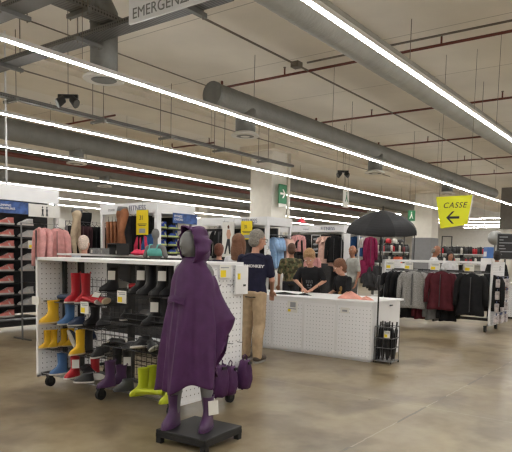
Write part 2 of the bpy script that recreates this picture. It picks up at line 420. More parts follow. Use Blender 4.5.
# ------------------------------------------------------------------ hanging signs
t = thing('exit_sign', 'white hanging sign reading EMERGENZA below the cable trays', 'sign', (4.6, 0, 0))
MB().bb(0, 3.45, 4.05, .03, 5.3, 4.62).build('sign_board', WHITE, t, bevel=.004)
SGR = mat('sign_grey_text', (120, 122, 120), .5, var=.02)
text('EMERGENZA', .165, SGR, t, M_negx(-.002, 5.24, 4.145), bold=.0, spacing=1.02)
text('USCITA DI', .165, SGR, t, M_negx(-.002, 5.05, 4.375), bold=.0, spacing=1.02)
for y in (3.6, 5.1): MB().tube([(.015, y, 4.62), (.015, y, CEIL)], .005, 6).build('suspension_cable', CONDUIT, t)

p = at(455, 212, 11)
t = thing('till_sign', 'tapered yellow sign reading CASSE with a black arrow', 'sign', (p.x, p.y, 0))
Q = []
for (a, b) in ((436, 197), (472.5, 195), (467, 224.5), (440.5, 228.5)):
    d = at(a, b, 1)-EYE; s = p.x/d.x; q = EYE+d*s; Q.append((q.y-p.y, q.z))
MB().prism(Q, 'X', 0, .05).build('sign_board', SIGNY, t)
E2 = [(Q[1][0]-.001, Q[1][1]), (Q[2][0]-.001, Q[2][1])]
MB().loft([[(0, E2[0][0], E2[0][1]), (.052, E2[0][0], E2[0][1]), (.052, E2[1][0], E2[1][1]), (0, E2[1][0], E2[1][1])],
           [(0, E2[0][0]-.008, E2[0][1]), (.052, E2[0][0]-.008, E2[0][1]), (.052, E2[1][0]-.008, E2[1][1]), (0, E2[1][0]-.008, E2[1][1])]]).build('edge_trim', OFFW, t)
zt = (Q[0][1]+Q[1][1])/2; yc = sum(q[0] for q in Q)/4
text('CASSE', .145, INK, t, M_negx(-.003, yc-.01, zt-.175), align='CENTER', shear=.25, spacing=1.12)
az = zt-.40; ay = yc+.02
A = MB()
A.prism([(ay+.115, az), (ay+.005, az+.115), (ay-.035, az+.115), (ay+.055, az+.022), (ay-.13, az+.022), (ay-.13, az-.022), (ay+.055, az-.022), (ay-.035, az-.115), (ay+.005, az-.115)], 'X', -.004, -.001)
A.build('arrow', INK, t)
for y in (Q[0][0]-.06, Q[1][0]+.06): MB().tube([(.025, y, zt), (.025, y, CEIL)], .004, 5).build('suspension_cable', CONDUIT, t)

EXG = GREEN
def exit_arrow(label, x, y, z, w, h, facing, glyph='arrow', susp=False):
    GREEN, WHITE = (OFFW, EXG) if facing == 'Y' and susp else (EXG, OFFW)
    t = thing('exit_sign', label, 'sign', (x, y, z), 0)
    if facing == 'Y':
        MB().bb(-w/2, -.04, 0, w/2, 0, h).build('sign_board', GREEN, t, bevel=.004); MB().bb(-w/2, -.035, -h*.18, w/2, 0, 0).build('lower_strip', OFFW, t)
        T = lambda u, v: (u, v)
        ax = 'Y'
    else:
        MB().bb(-.04, -w/2, 0, 0, w/2, h).build('sign_board', GREEN, t, bevel=.004); MB().bb(-.035, -w/2, -h*.25, 0, w/2, 0).build('lower_strip', OFFW, t)
        T = lambda u, v: (-u, v)
        ax = 'X'
    a = w*.36; c = h*.52
    if glyph == 'arrow':
        P = [(a, 0), (a*.1, a*.9), (-a*.25, a*.9), (a*.3, a*.2), (-a, a*.2), (-a, -a*.2), (a*.3, -a*.2), (-a*.25, -a*.9), (a*.1, -a*.9)]
        P = [T(u, v+c) for u, v in P]
        MB().prism(P, ax, -.046, -.041).build('arrow', WHITE, t)
    else:
        for P in ([(-a*.2, 0), (-a*.75, -h*.3), (-a*.45, -h*.3), (a*.1, -.02), (a*.5, -h*.3), (a*.8, -h*.3), (a*.35, 0), (a*.25, h*.2), (-a*.15, h*.2)], [(-a*.15, h*.25), (a*.2, h*.25), (a*.2, h*.36), (-a*.15, h*.36)]):
            MB().prism([T(u, v+c) for u, v in P], ax, -.046, -.041).build('pictogram', WHITE, t)
    if susp:
        for s in (-w*.4, w*.4):
            q = (s, -.02) if facing == 'Y' else (-.02, s)
            MB().tube([(q[0], q[1], h), (q[0], q[1], CEIL-z)], .004, 5).build('suspension_cable', CONDUIT, t)
exit_arrow('green exit sign with a white arrow fixed on the pale column', 15.5, 10.6, 3.12, .42, .6, 'Y')
p = at(345, 205, 17); exit_arrow('small green hanging exit sign behind the umbrella', p.x, p.y, p.z, .3, .42, 'Y', 'man', True)
p = at(411.5, 221, 24); exit_arrow('small green exit sign on the grey based column', p.x, p.y, p.z, .3, .42, 'X', 'man', True)
# ================================================================== boot gondola
here(.64, 0)
GX0, GX1, GY0, GY1, GH = 3.05, 4.02, 3.65, 5.73, 1.42
g = thing('boot_gondola', 'white perforated wheeled display gondola holding rubber boots', 'display gondola', (0, 0, 0))
def endpanel(parent, y, x0, x1, z0, z1, m=PEG_XZ):
    p = MB().bb(x0+.02, y-.012, z0+.02, x1-.02, y+.012, z1-.02).build('end_panel', m, parent)
    f = MB().bb(x0, y-.018, z0, x0+.025, y+.018, z1).bb(x1-.025, y-.018, z0, x1, y+.018, z1).bb(x0, y-.018, z0, x1, y+.018, z0+.025).bb(x0, y-.018, z1-.03, x1, y+.018, z1)
    f.build('panel_frame', WHITE, p); return p
endpanel(g, GY0, GX0+.02, GX1, .12, GH); endpanel(g, GY1, GX0, GX1-.03, .1, GH)
MB().bb(GX0, GY0-.02, GH-.035, GX1, GY1+.02, GH).build('top_panel', WHITE, g, bevel=.004)
def caster(parent, x, y, r=.055):
    c = MB().bb(x-.035, y-.03, 2*r, x+.035, y+.03, 2*r+.02).bb(x-.03, y-.028, r-.01, x+.02, y-.022, 2*r).bb(x-.03, y+.022, r-.01, x+.02, y+.028, 2*r).build('caster', BLACKM, parent)
    MB().tube([(x, y-.02, r), (x, y+.02, r)], r, 14).build('wheel', RUBBER, c)
for x, y in ((GX0+.08, GY1-.12), (GX1-.1, GY1-.12), (GX0+.06, 4.72), (GX1-.1, 4.72), (GX0+.1, GY0+.1), (GX1-.12, GY0+.03)): caster(g, x, y)
SPX = 3.54
for y in (GY0+.08, 4.755, GY1-.12): MB().bb(SPX-.03, y-.025, .14, SPX+.03, y+.025, GH-.035).build('upright', BLACKM, g)
MB().bb(3.36, GY1-.06, .14, 3.4, GY1-.02, GH-.035).build('side_upright', BLACKM, g)
MB().bb(GX0+.03, GY0+.03, .12, GX1-.05, GY0+.06, .15).bb(GX0+.03, GY1-.06, .12, GX1-.05, GY1-.03, .15).bb(SPX-.03, GY0+.03, .12, SPX+.03, GY1-.03, .15).build('base_rail', BLACKM, g)
def grid(x, y0, y1, z0, z1, s=.075, r=.0032):
    m = MB(); y = y0
    while y <= y1+1e-4: m.tube([(x, y, z0), (x, y, z1)], r, 5); y += s
    z = z0
    while z <= z1+1e-4: m.tube([(x+.005, y0, z), (x+.005, y1, z)], r, 5); z += s
    return m
grid(SPX, 4.8, 5.56, .2, 1.2).build('wire_grid', DWIRE, g); grid(SPX, 3.84, 4.72, .2, 1.36).build('wire_grid', DWIRE, g)
def wshelf(x0, x1, y0, y1, z, lip=0, m=None, step=.035):
    m = m or DWIRE
    b = MB().tube([(x0, y0, z), (x0, y1, z)], .006, 6).tube([(x1, y0, z), (x1, y1, z)], .006, 6)
    for y in (y0, y1): b.tube([(x0, y, z), (x1, y, z)], .005, 6)
    for y in [y0+step*(k+1) for k in range(int((y1-y0)/step))]: b.tube([(x0, y, z+.004), (x1, y, z+.004)], .0025, 4)
    b.tube([((x0+x1)/2, y0, z-.004), ((x0+x1)/2, y1, z-.004)], .004, 5)
    if lip:
        for h in (lip/2, lip): b.tube([(x0, y0, z+h), (x0, y1, z+h)], .004, 5)
        for k in range(int((y1-y0)/.12)+1): b.tube([(x0, y0+.12*k, z), (x0, y0+.12*k, z+lip)], .003, 5)
    return b.build('wire_shelf', m, g)
SH = {}
for z in (.94, .70, .41): SH[z] = wshelf(GX0+.06, SPX-.03, 4.8, GY1-.04, z)
wshelf(GX0+.02, SPX-.03, 4.74, GY1-.04, .15, m=CHROME); wshelf(GX0+.02, SPX-.03, GY0+.05, 4.74, .15, m=CHROME)
for z, l in ((1.09, 0), (.81, .1), (.56, .12)): wshelf(GX0+.06, SPX-.03, GY0+.06, 4.7, z, lip=l)
for z in (.3, .62, .95): wshelf(SPX+.03, GX1-.06, GY0+.05, GY1-.05, z, step=.06)   # the far side's shelves
MB().bb(GX0-.02, 5.66, .9, GX0, 5.79, .99).build('shelf_edge_holder', OFFW, g)

def card(parent, loc, w, h, ax='X', name='price_card', mark=True, colr=None):
    x, y, z = loc
    if ax == 'X':
        o = MB().bb(x-.002, y-w/2, z-h/2, x+.002, y+w/2, z+h/2).build(name, OFFW, parent)
        if mark: MB().bb(x-.0035, y-w*.05, z-h*.42, x-.002, y+w*.42, z-h*.0).build('yellow_patch', YEL, o)
        MB().bb(x-.0035, y-w*.4, z+h*.18, x-.002, y+w*.3, z+h*.26).bb(x-.0035, y-w*.4, z+h*.32, x-.002, y+w*.4, z+h*.38).build('print_lines', INKG, o)
    else:
        o = MB().bb(x-w/2, y-.002, z-h/2, x+w/2, y+.002, z+h/2).build(name, OFFW, parent)
        if mark: MB().bb(x-w*.42, y-.0035, z-h*.42, x+w*.05, y-.002, z+h*.1).build('yellow_patch', YEL, o)
        MB().bb(x-w*.4, y-.0035, z+h*.25, x+w*.3, y-.002, z+h*.33).build('print_lines', INKG, o)
    return o
for y, z in ((4.95, .94), (4.38, 1.085)): card(g, (GX0+.04, y, z-.02), .13, .12)
card(g, (3.72, GY0-.03, 1.33), .17, .13, 'Y', 'price_label')
o = MB().bb(3.86, GY0-.05, 1.1, 4.06, GY0-.03, 1.39).build('sign_holder', WHITE, g, bevel=.004)
MB().bb(3.89, GY0-.053, 1.25, 3.93, GY0-.05, 1.31).build('yellow_patch', YEL, o); MB().bb(3.98, GY0-.053, 1.18, 4.02, GY0-.05, 1.2).build('print_mark', INK, o)
for x, z in ((3.6, 1.2), (3.78, 1.2), (3.8, .62), (3.95, .62)): MB().tube([(x, GY0-.012, z), (x, GY0-.07, z), (x, GY0-.08, z+.01)], .004, 5).build('peg_hook', CHROME, g)

# ------------------------------------------------------------------ boots
def ring(z, a, b, hw, n=18):
    c = (a+b)/2; l = (b-a)/2; out = []
    for k in range(n):
        t = 2*PI*k/n; ct, st = math.cos(t), math.sin(t)
        p = .85
        x = math.copysign(abs(ct)**p, ct); y = math.copysign(abs(st)**p, st)
        out.append((c+l*x, hw*y*(1-.12*max(0, -ct)), z))
    return out
BOOTPROTO = {}
def boot(L, H, upper, sole, label, cat, loc, rz=0, rot=None, group=None, tagm=None, name='rubber_boot', roll=0):
    L *= .74; H *= .95
    key = (round(L, 3), round(H, 3), upper.name, sole.name, bool(tagm))
    if key in BOOTPROTO: return dup(BOOTPROTO[key], label, loc, rz, rot, group)
    t = thing(name, label, cat, loc, rz, group, rot)
    S = [(.03, -.29, .69, .165), (.09, -.30, .70, .175), (.17, -.295, .68, .17), (.25, -.285, .58, .16), (.33, -.27, .43, .148), (.42, -.262, .30, .14), (.55, -.258, .235, .142)]
    h = H/L
    S = [q for q in S if q[0] < h-.1]
    S += [(.55+(h-.55)*.5, -.27, .25, .155), (h-.02, -.285, .27, .168), (h, -.29, .275, .172)] if h > .7 else [(h, -.27, .27, .15)]
    rings = [ring(z*L, a*L, b*L, w*L) for z, a, b, w in S]
    z, a, b, w = S[-1]
    rings += [ring(z*L, (a+.025)*L, (b-.025)*L, (w-.022)*L), ring((z-.25)*L, (a+.03)*L, (b-.03)*L, (w-.025)*L)]
    MB().loft(rings).build('upper', upper, t, smooth=True)
    MB().loft([ring(0, -.30*L, .68*L, .165*L), ring(.01*L, -.315*L, .715*L, .182*L), ring(.075*L, -.315*L, .715*L, .184*L), ring(.08*L, -.30*L, .70*L, .17*L)]).build('sole', sole, t)
    MB().tube([(-.28*L, 0, H-.05*L), (-.33*L, 0, H), (-.31*L, 0, H+.06*L), (-.27*L, 0, H+.02*L)], .012*L*2, 6).build('pull_tab', upper, t)
    if tagm: MB().box((0, 0, 0), (.005, .34*L, .42*L), Matrix.Translation((.17*L, .2*L, H*.68)) @ Matrix.Rotation(rad(48), 4, 'Z') @ Matrix.Rotation(rad(-6), 4, 'Y')).build('paper_tag', tagm, t)
    BOOTPROTO[key] = t
    return t
G_Y = gum('rubber_yellow', (216, 170, 32)); G_B = gum('rubber_blue', (66, 104, 150)); G_R = gum('rubber_red', (180, 38, 48)); G_K = gum('rubber_black', (36, 36, 38))
G_P = gum('rubber_purple', (76, 48, 84)); G_L = gum('rubber_lime', (178, 188, 34)); G_N = gum('rubber_navy', (44, 58, 84)); G_G = gum('rubber_grey', (64, 64, 66))
S_W = mat('sole_white', (205, 202, 194), .6); S_T = mat('sole_tan', (205, 184, 150), .6); S_K = RUBBER
# a boot's toe points along +x of its own; FR = out of the shelf towards the aisle
FR = PI
def on(px, py, x=None, z=0):
    d = at(px, py, 1)+OFF-EYE
    s = (z-EYE.z)/d.z if x is None else (x+OFF.x-EYE.x)/d.x
    q = EYE+d*s-OFF; return q
Z1, Z2, Z3, Z0 = .948, .708, .418, .158
# left bay of the gondola
boot(.24, .2, G_N, S_W, 'dark blue rubber boot lying down behind the tall red pair', 'boot', (3.22, 5.42, Z1+.05), rot=(rad(-85), 0, rad(165)))
q = on(75, 302, 3.2); boot(.29, .33, G_R, S_W, 'tall red rubber boot, first of the upright pair nearer the panel', 'boot', (3.21, q.y, Z1), FR+.1)
q = on(85, 302, 3.25); boot(.29, .33, G_R, S_W, 'tall red rubber boot, second of the upright pair next to the tipped red ones', 'boot', (3.26, q.y, Z1), FR+.1)
boot(.25, .2, G_R, S_T, 'red ankle boot tipped on its side under the first price card', 'boot', (3.26, 4.78, Z1+.045), rot=(rad(80), 0, rad(205)), tagm=OFFW)
boot(.25, .2, G_R, S_W, 'red ankle boot lying beside dark boots on the upper shelf', 'boot', (3.2, 4.86, Z1+.03), rot=(rad(-80), 0, rad(10)))
q = on(50, 326, 3.1); boot(.34, .26, G_Y, S_T, 'yellow rubber boot at the outer front of the second shelf', 'boot', (3.12, q.y-.03, Z2), FR+.05)
q = on(65, 326, 3.12); boot(.27, .24, G_B, S_W, 'light blue rubber boot beside the yellow boot on the second shelf', 'boot', (3.18, q.y, Z2), FR-.2)
q = on(76, 326, 3.15); boot(.26, .1, G_N, S_W, 'low navy rubber shoe with white sole on the second shelf', 'shoe', (3.2, q.y, Z2), FR-.3, name='rubber_shoe')
q = on(77, 349, 3.1); boot(.27, .27, G_Y, S_T, 'large yellow boot standing at the front of the third shelf', 'boot', (3.14, q.y, Z3), FR+.05)
for i, (px, x) in enumerate(((44, 3.13), (54, 3.2), (64, 3.34), (71, 3.4))):
    q = on(px, 352, x); boot(.19, .21, G_Y, S_T, ['small yellow boot first from the end panel on the third shelf', 'small yellow boot second from the end panel on the third shelf', 'small yellow boot third from the end panel, set further back', 'small yellow boot hidden behind the large yellow one'][i], 'boot', (x, min(q.y, 5.66), Z3), FR-.25)
q = on(59, 378, 3.12); boot(.28, .24, G_B, S_W, 'light blue rubber boot standing on the bottom shelf', 'boot', (3.16, q.y, Z0), FR-.15)
boot(.3, .28, G_N, S_W, 'dark blue boot tipped over with its pale sole showing above the bottom shelf', 'boot', (3.2, 5.3, .5), rot=(rad(20), rad(-68), rad(150)))
q = on(72, 381, 3.1); boot(.29, .24, G_R, S_W, 'red ankle boot with white label on the bottom shelf', 'boot', (3.14, q.y, Z0), FR+.15, tagm=OFFW)
boot(.29, .24, G_R, S_W, 'plain red ankle boot behind the labelled red one on the bottom shelf', 'boot', (3.32, q.y-.1, Z0), FR+.1)
S_D = mat('sole_grey', (150, 148, 142), .7)
def low(label, px, py, x, z, rz, m=G_K, s=S_W, L=.27, H=.11, rot=None, tagm=None):
    q = on(px, py, x); return boot(L, H, m, s, label, 'shoe', (x, q.y, z), rz, rot, name='rubber_shoe', tagm=tagm)
def bootp(label, px, py, x, z, rz=FR, m=G_K, s=S_K, L=.29, H=.36, rot=None, tagm=None):
    q = on(px, py, x); return boot(L, H, m, s, label, 'boot', (x, q.y, z), rz, rot, tagm=tagm)
low('black shoe with pale sole tipped up on the bottom shelf beside the red boots', 92, 372, 3.2, .2, 0, rot=(rad(60), rad(15), rad(170)), H=.16)
low('black shoe with white sole lying flat at the bottom shelf edge', 88, 389, 3.08, Z0, FR-.7)
low('black shoe with white sole lying sideways behind the one at the shelf edge', 99, 386, 3.2, .2, 0, rot=(rad(90), 0, rad(140)))
bootp('black boot upright behind the large yellow boot', 88, 345, 3.3, Z3, FR, H=.28)
low('black shoe with white sole on the third shelf by the middle post', 100, 345, 3.18, Z3, FR+.2)
low('dark shoe on the third shelf behind the white soled one', 106, 340, 3.36, Z3, FR+.3, s=S_D)
bootp('black boot standing in shadow on the second shelf by the middle post', 95, 325, 3.35, Z2, FR, H=.22)
bootp('dark boot on the second shelf next to the wire grid', 106, 322, 3.4, Z2, FR+.2, H=.2, m=G_G)
low('dark grey shoe lying on the top shelf of the first bay against the grid', 98, 302, 3.42, Z1, FR+.5, m=G_G, s=S_D)
# right bay
R1, R2, R3 = 1.098, .818, .568
bootp('black boot with white tag on the top shelf, first in the nearer bay', 113, 288, 3.25, R1, FR-.25, H=.25, tagm=OFFW)
bootp('dark grey boot lying across behind the tagged black boot', 124, 275, 3.42, R1+.06, m=G_G, s=S_D, rot=(rad(85), 0, rad(160)), H=.25)
bootp('red ankle boot tipped towards the post on the top shelf', 128, 287, 3.3, R1+.05, m=G_R, s=S_W, L=.25, H=.2, rot=(rad(80), 0, rad(40)))
bootp('tall black boot beside the middle post on the top shelf', 141, 296, 3.2, R1, FR-.1, H=.28, tagm=OFFW)
bootp('tall black boot with grey toe in the centre of the top shelf', 151, 297, 3.17, R1, FR-.15, L=.31, H=.29)
bootp('tall black boot with white tag near the poncho on the top shelf', 162, 298, 3.17, R1, FR-.1, H=.29, tagm=OFFW)
bootp('tall black boot partly hidden behind the poncho on the top shelf', 172, 298, 3.25, R1, FR-.1, H=.29)
bootp('black ankle boot set back on the top shelf by the poncho', 158, 294, 3.42, R1, FR, H=.22, L=.27)
bootp('black boot lying on the middle shelf in front of the post', 142, 322, 3.2, R2+.05, rot=(rad(85), 0, rad(130)), H=.28)
bootp('tall black boot standing on the middle shelf near the poncho', 155, 332, 3.18, R2, FR-.2, H=.27, tagm=OFFW)
bootp('tall dark boot behind others on the middle shelf near the poncho', 165, 332, 3.3, R2, FR-.1, H=.27, m=G_G)
low('dark shoe with pale sole on the middle shelf beyond the post', 128, 318, 3.3, R2, FR+.3)
for i, (px, py, x, z) in enumerate(((145, 358, 3.15, R3+.0), (150, 364, 3.25, R3), (157, 352, 3.2, R3), (163, 358, 3.3, R3), (122, 345, 3.25, R3), (132, 350, 3.2, R3))):
    low(['black shoe with white sole leaning in the wire basket beside the post', 'black shoe set deeper in the wire basket', 'black shoe lying in the basket close to the poncho', 'dark shoe in the basket behind the poncho hem', 'black shoe with white sole in the basket beyond the post', 'black shoe with white sole lying in the basket just left of the post'][i],
        px, py, x, z+.03, 0, rot=(rad(20+15*i), 0, rad(150+25*i)), m=(G_K, G_G)[i % 2])
bootp('purple rubber boot standing at the front of the bottom shelf', 110, 392, 3.12, Z0, FR-.15, m=G_P, s=G_P, L=.28, H=.27)
bootp('second purple rubber boot behind the front one', 121, 386, 3.28, Z0, FR-.5, m=G_P, s=G_P, L=.28, H=.2)
bootp('tall black boot behind the purple pair on the bottom shelf', 117, 380, 3.42, Z0, FR, H=.34)
bootp('tall black boot with green and white tag by the post foot', 127, 386, 3.38, Z0, FR, H=.34, tagm=OFFW)
low('grey rubber shoe lying at the foot of the post', 128, 393, 3.12, Z0, FR-.4, m=G_G, s=G_G, L=.28, H=.12)
bootp('lime green rubber boot, front one of the standing pair by the post', 143, 400, 3.1, Z0, FR-.25, m=G_L, s=G_L, L=.27, H=.27)
bootp('lime green rubber boot, rear one of the standing pair by the post', 152, 397, 3.2, Z0, FR-.25, m=G_L, s=G_L, L=.27, H=.28)
bootp('lime green rubber boot lying down beside the standing lime pair', 165, 400, 3.13, Z0+.06, m=G_L, s=G_L, L=.26, H=.28, rot=(rad(90), rad(-15), rad(215)))
bootp('lime green rubber boot half hidden behind the mannequin stand', 171, 413, 3.08, Z0, FR-.1, m=G_L, s=G_L, L=.26, H=.23)
# purple pouches on the end panel
PUR = cloth('poncho_purple', (74, 42, 80), rough=.5, bump=.6, bscale=7, var=.12)
def pouch(label, x, y, z, w, h, d, rz):
    t = thing('rain_pouch', label, 'pouch', (x, y, z), rz, 'folded rain ponchos in their pouches')
    R = []
    for k in range(9):
        u = k/8; f = math.sin(PI*min(.94, max(.06, u)))**.22*(.82+.25*u)
        R.append([(w/2*f*math.copysign(abs(math.cos(a))**.6, math.cos(a))*(1+.06*math.cos(5*a+u*9)), d/2*f*math.copysign(abs(math.sin(a))**.7, math.sin(a))*(1+.16*math.sin(6*a+8*u)), -h*u+.012*math.sin(5*a)) for a in (2*PI*j/16 for j in range(16))])
    MB().loft(R).build('bag', PUR, t, smooth=True)
    MB().tube([(-.02, 0, -.02), (-.03, 0, .04), (0, 0, .06), (.03, 0, .04), (.02, 0, -.02)], .006, 6).build('loop', PUR, t)
    MB().bb(-w*.12, -d/2-.006, -h*.12, w*.12, -d/2+.012, -h*.03).build('clip', G_K, t)
    return t
pouch('larger purple rain pouch hanging nearest the mannequin on the end panel', 3.6, 3.56, .44, .21, .3, .12, -.1)
pouch('purple rain pouch hanging in the middle of the end panel', 3.74, 3.55, .41, .17, .27, .13, .15)
pouch('purple rain pouch with loop hanging at the outer edge of the end panel', 3.97, 3.55, .44, .17, .28, .13, 0)

# ------------------------------------------------------------------ poncho mannequin
here()
MX, MY = 3.43, 3.17
t = thing('mannequin_stand', 'low square black stand under the poncho mannequin', 'stand', (3.435, 3.09, 0), rad(4))
w = .245
MB().bb(-w, -w, .075, w, w, .11).build('top_board', BLACKM, t, bevel=.006)
MB().bb(-w, -w, .05, w, -w+.03, .08).bb(-w, w-.03, .05, w, w, .08).bb(-w, -w, .05, -w+.03, w, .08).bb(w-.03, -w, .05, w, w, .08).build('skirt', BLACKM, t)
for sx in (-1, 1):
    for sy in (-1, 1): MB().bb(sx*(w-.025)-.025, sy*(w-.025)-.025, 0, sx*(w-.025)+.025, sy*(w-.025)+.025, .07).build('foot', BLACKM, t, bevel=.005)
HD = rad(201)
BZ = .11
MGR = mat('mannequin_grey', (112, 112, 112), .55, var=.03)
man = thing('mannequin', 'grey faceless mannequin wearing a purple hooded rain poncho', 'mannequin', (MX, MY, BZ), HD); man.scale = (.945,)*3
HT = 1.62
b = MB()
for s in (-1, 1):
    hip, knee, ank = (0, s*.085, .84), (.02, s*.115, .46), (.0 if s > 0 else .035, s*.148, .09)
    b.cap(hip, knee, .085, .06).cap((knee[0]-.015, knee[1], .42), (ank[0]-.01, s*.135, .3), .056, .05).cap(knee, ank, .056, .04).cap((ank[0], s*.148, .05), (ank[0]+.08, s*.15, .045), .032, .028)
    b.cap((0, s*.14, 1.31), (0, s*.15, 1.05), .042, .036).cap((0, s*.15, 1.05), (.04, s*.14, .82), .034, .026)
b.ell((0, 0, .86), (.11, .16, .13)).ell((0, 0, 1.05), (.09, .125, .16)).ell((.005, 0, 1.24), (.1, .14, .15)).cap((0, -.12, 1.34), (0, .12, 1.34), .045).cap((0, 0, 1.36), (.02, 0, 1.45), .05, .048)
# egg-shaped head turned a little to its right
RZ = Matrix.Rotation(rad(-30), 3, 'Z')
b.ell(RZ @ Vector((.045, 0, 1.545)), (.095, .075, .118), M=RZ).cap(RZ @ Vector((.075, 0, 1.475)), RZ @ Vector((.1, 0, 1.47)), .038, .028).cap(RZ @ Vector((.135, 0, 1.555)), RZ @ Vector((.145, 0, 1.53)), .012, .014)
b.build('body', MGR, man, remesh=.012, sm=2)
# poncho: rings from the collar to the hem, folds grow downwards; one arm pushes the cloth out
NA = 96
def prof(u):  # u 0 collar .. 1 hem
    pts = [(0, .075), (.05, .108), (.1, .14), (.18, .168), (.4, .208), (.6, .24), (.8, .265), (1, .285)]
    for (a, r), (c, s_) in zip(pts, pts[1:]):
        if u <= c: k = (u-a)/(c-a); return r+(s_-r)*k
    return .285
rings = []
for i in range(49):
    u = i/48; z0 = 1.44-1.1*u; row = []
    for j in range(NA):
        a = 2*PI*j/NA; r = prof(u)
        ca, sa = math.cos(a), math.sin(a)
        sh = math.exp(-((u-.13)/.12)**2)
        rx = r*(.84-.1*sh); ry = r*(1.0+.14*sh)
        fold = u**1.2*(.03*math.sin(6*a+1.3+2*u)+.02*math.sin(11*a+4*u)+.008*math.sin(19*a-3*u+1))
        # the lifted forearm pushes out the cloth on its side
        da = (a-rad(103)+PI) % (2*PI)-PI
        arm = math.exp(-(da/.42)**2)*max(0, 1-abs(u-.52)/.42)**1.2*.125
        tx = rx+fold+arm*.9; ty = ry+fold+arm
        hem = .04*math.sin(2*a+.6)+.5*math.exp(-(((a-rad(103)+PI) % (2*PI)-PI)/.55)**2)+.025*math.sin(5*a)
        row.append((tx*ca+.01, ty*sa, z0+hem*u**3+.0))
    rings.append(row)
po = MB().loft(rings, False, False).build('poncho', PUR, man, smooth=True)
sd = po.modifiers.new('solid', 'SOLIDIFY'); sd.thickness = .004
# chest pocket flap
fl = MB(); R = []
for (dz, off) in ((0, .012), (-.028, .02), (-.055, .022)):
    row = []
    for k in range(13):
        a = rad(-52+54*k/12); row.append((.192*math.cos(a)+off+.012, .215*math.sin(a)-.0, 1.13+dz-.004*abs(k-6)))
    R.append(row)
fl.loft(R, False, False, closed=False).build('pocket_flap', PUR, po).modifiers.new('solid', 'SOLIDIFY').thickness = .008
# hood: a shell about the head, open in front
R = []
hc = Vector((.0, 0, 1.54))
for i in range(21):
    ph = rad(60+(178-60)*i/20); row = []
    for j in range(48):
        a = 2*PI*j/48
        up_ = math.cos(a)
        rr = .145+.012*math.sin(5*a+3*ph)+.006*math.sin(11*a)
        lx = math.cos(ph); ly = math.sin(ph)*math.sin(a); lz = math.sin(ph)*up_
        low_ = max(0, -lz)
        p = hc+Vector((lx*rr*(1.0+.05*up_), ly*rr*(.86+.28*low_), lz*rr*(1.1+.25*low_)))
        if i < 3: p += Vector((.012*up_*(3-i)/3, 0, .01*(3-i)/3*up_))
        row.append(p)
    R.append(row)
HR = Matrix.Rotation(rad(-30), 3, 'Z')
R = [[HR @ q for q in row] for row in R]
hd = MB().loft(R, False, True).build('hood', PUR, man, smooth=True)
hd.modifiers.new('solid', 'SOLIDIFY').thickness = .007
MB().tube([p+Vector((.003, 0, 0)) for p in R[0]]+[R[0][0]], .007, 6).build('hood_hem', PUR, hd, smooth=True)
# boots of the mannequin
def mboot(s, label, tg):
    ca, sa = math.cos(HD), math.sin(HD); lx, ly = .0, s*.14
    if s < 0: lx = .03
    return boot(.36, .27, G_P, G_P, label, 'boot', (MX+lx*ca-ly*sa, MY+lx*sa+ly*ca, BZ), HD+s*.08, tagm=tg)
mboot(1, 'purple rubber boot with white tag on the mannequin foot near the stand front', OFFW); mboot(-1, 'purple rubber boot on the mannequin foot nearer the shelves', None)
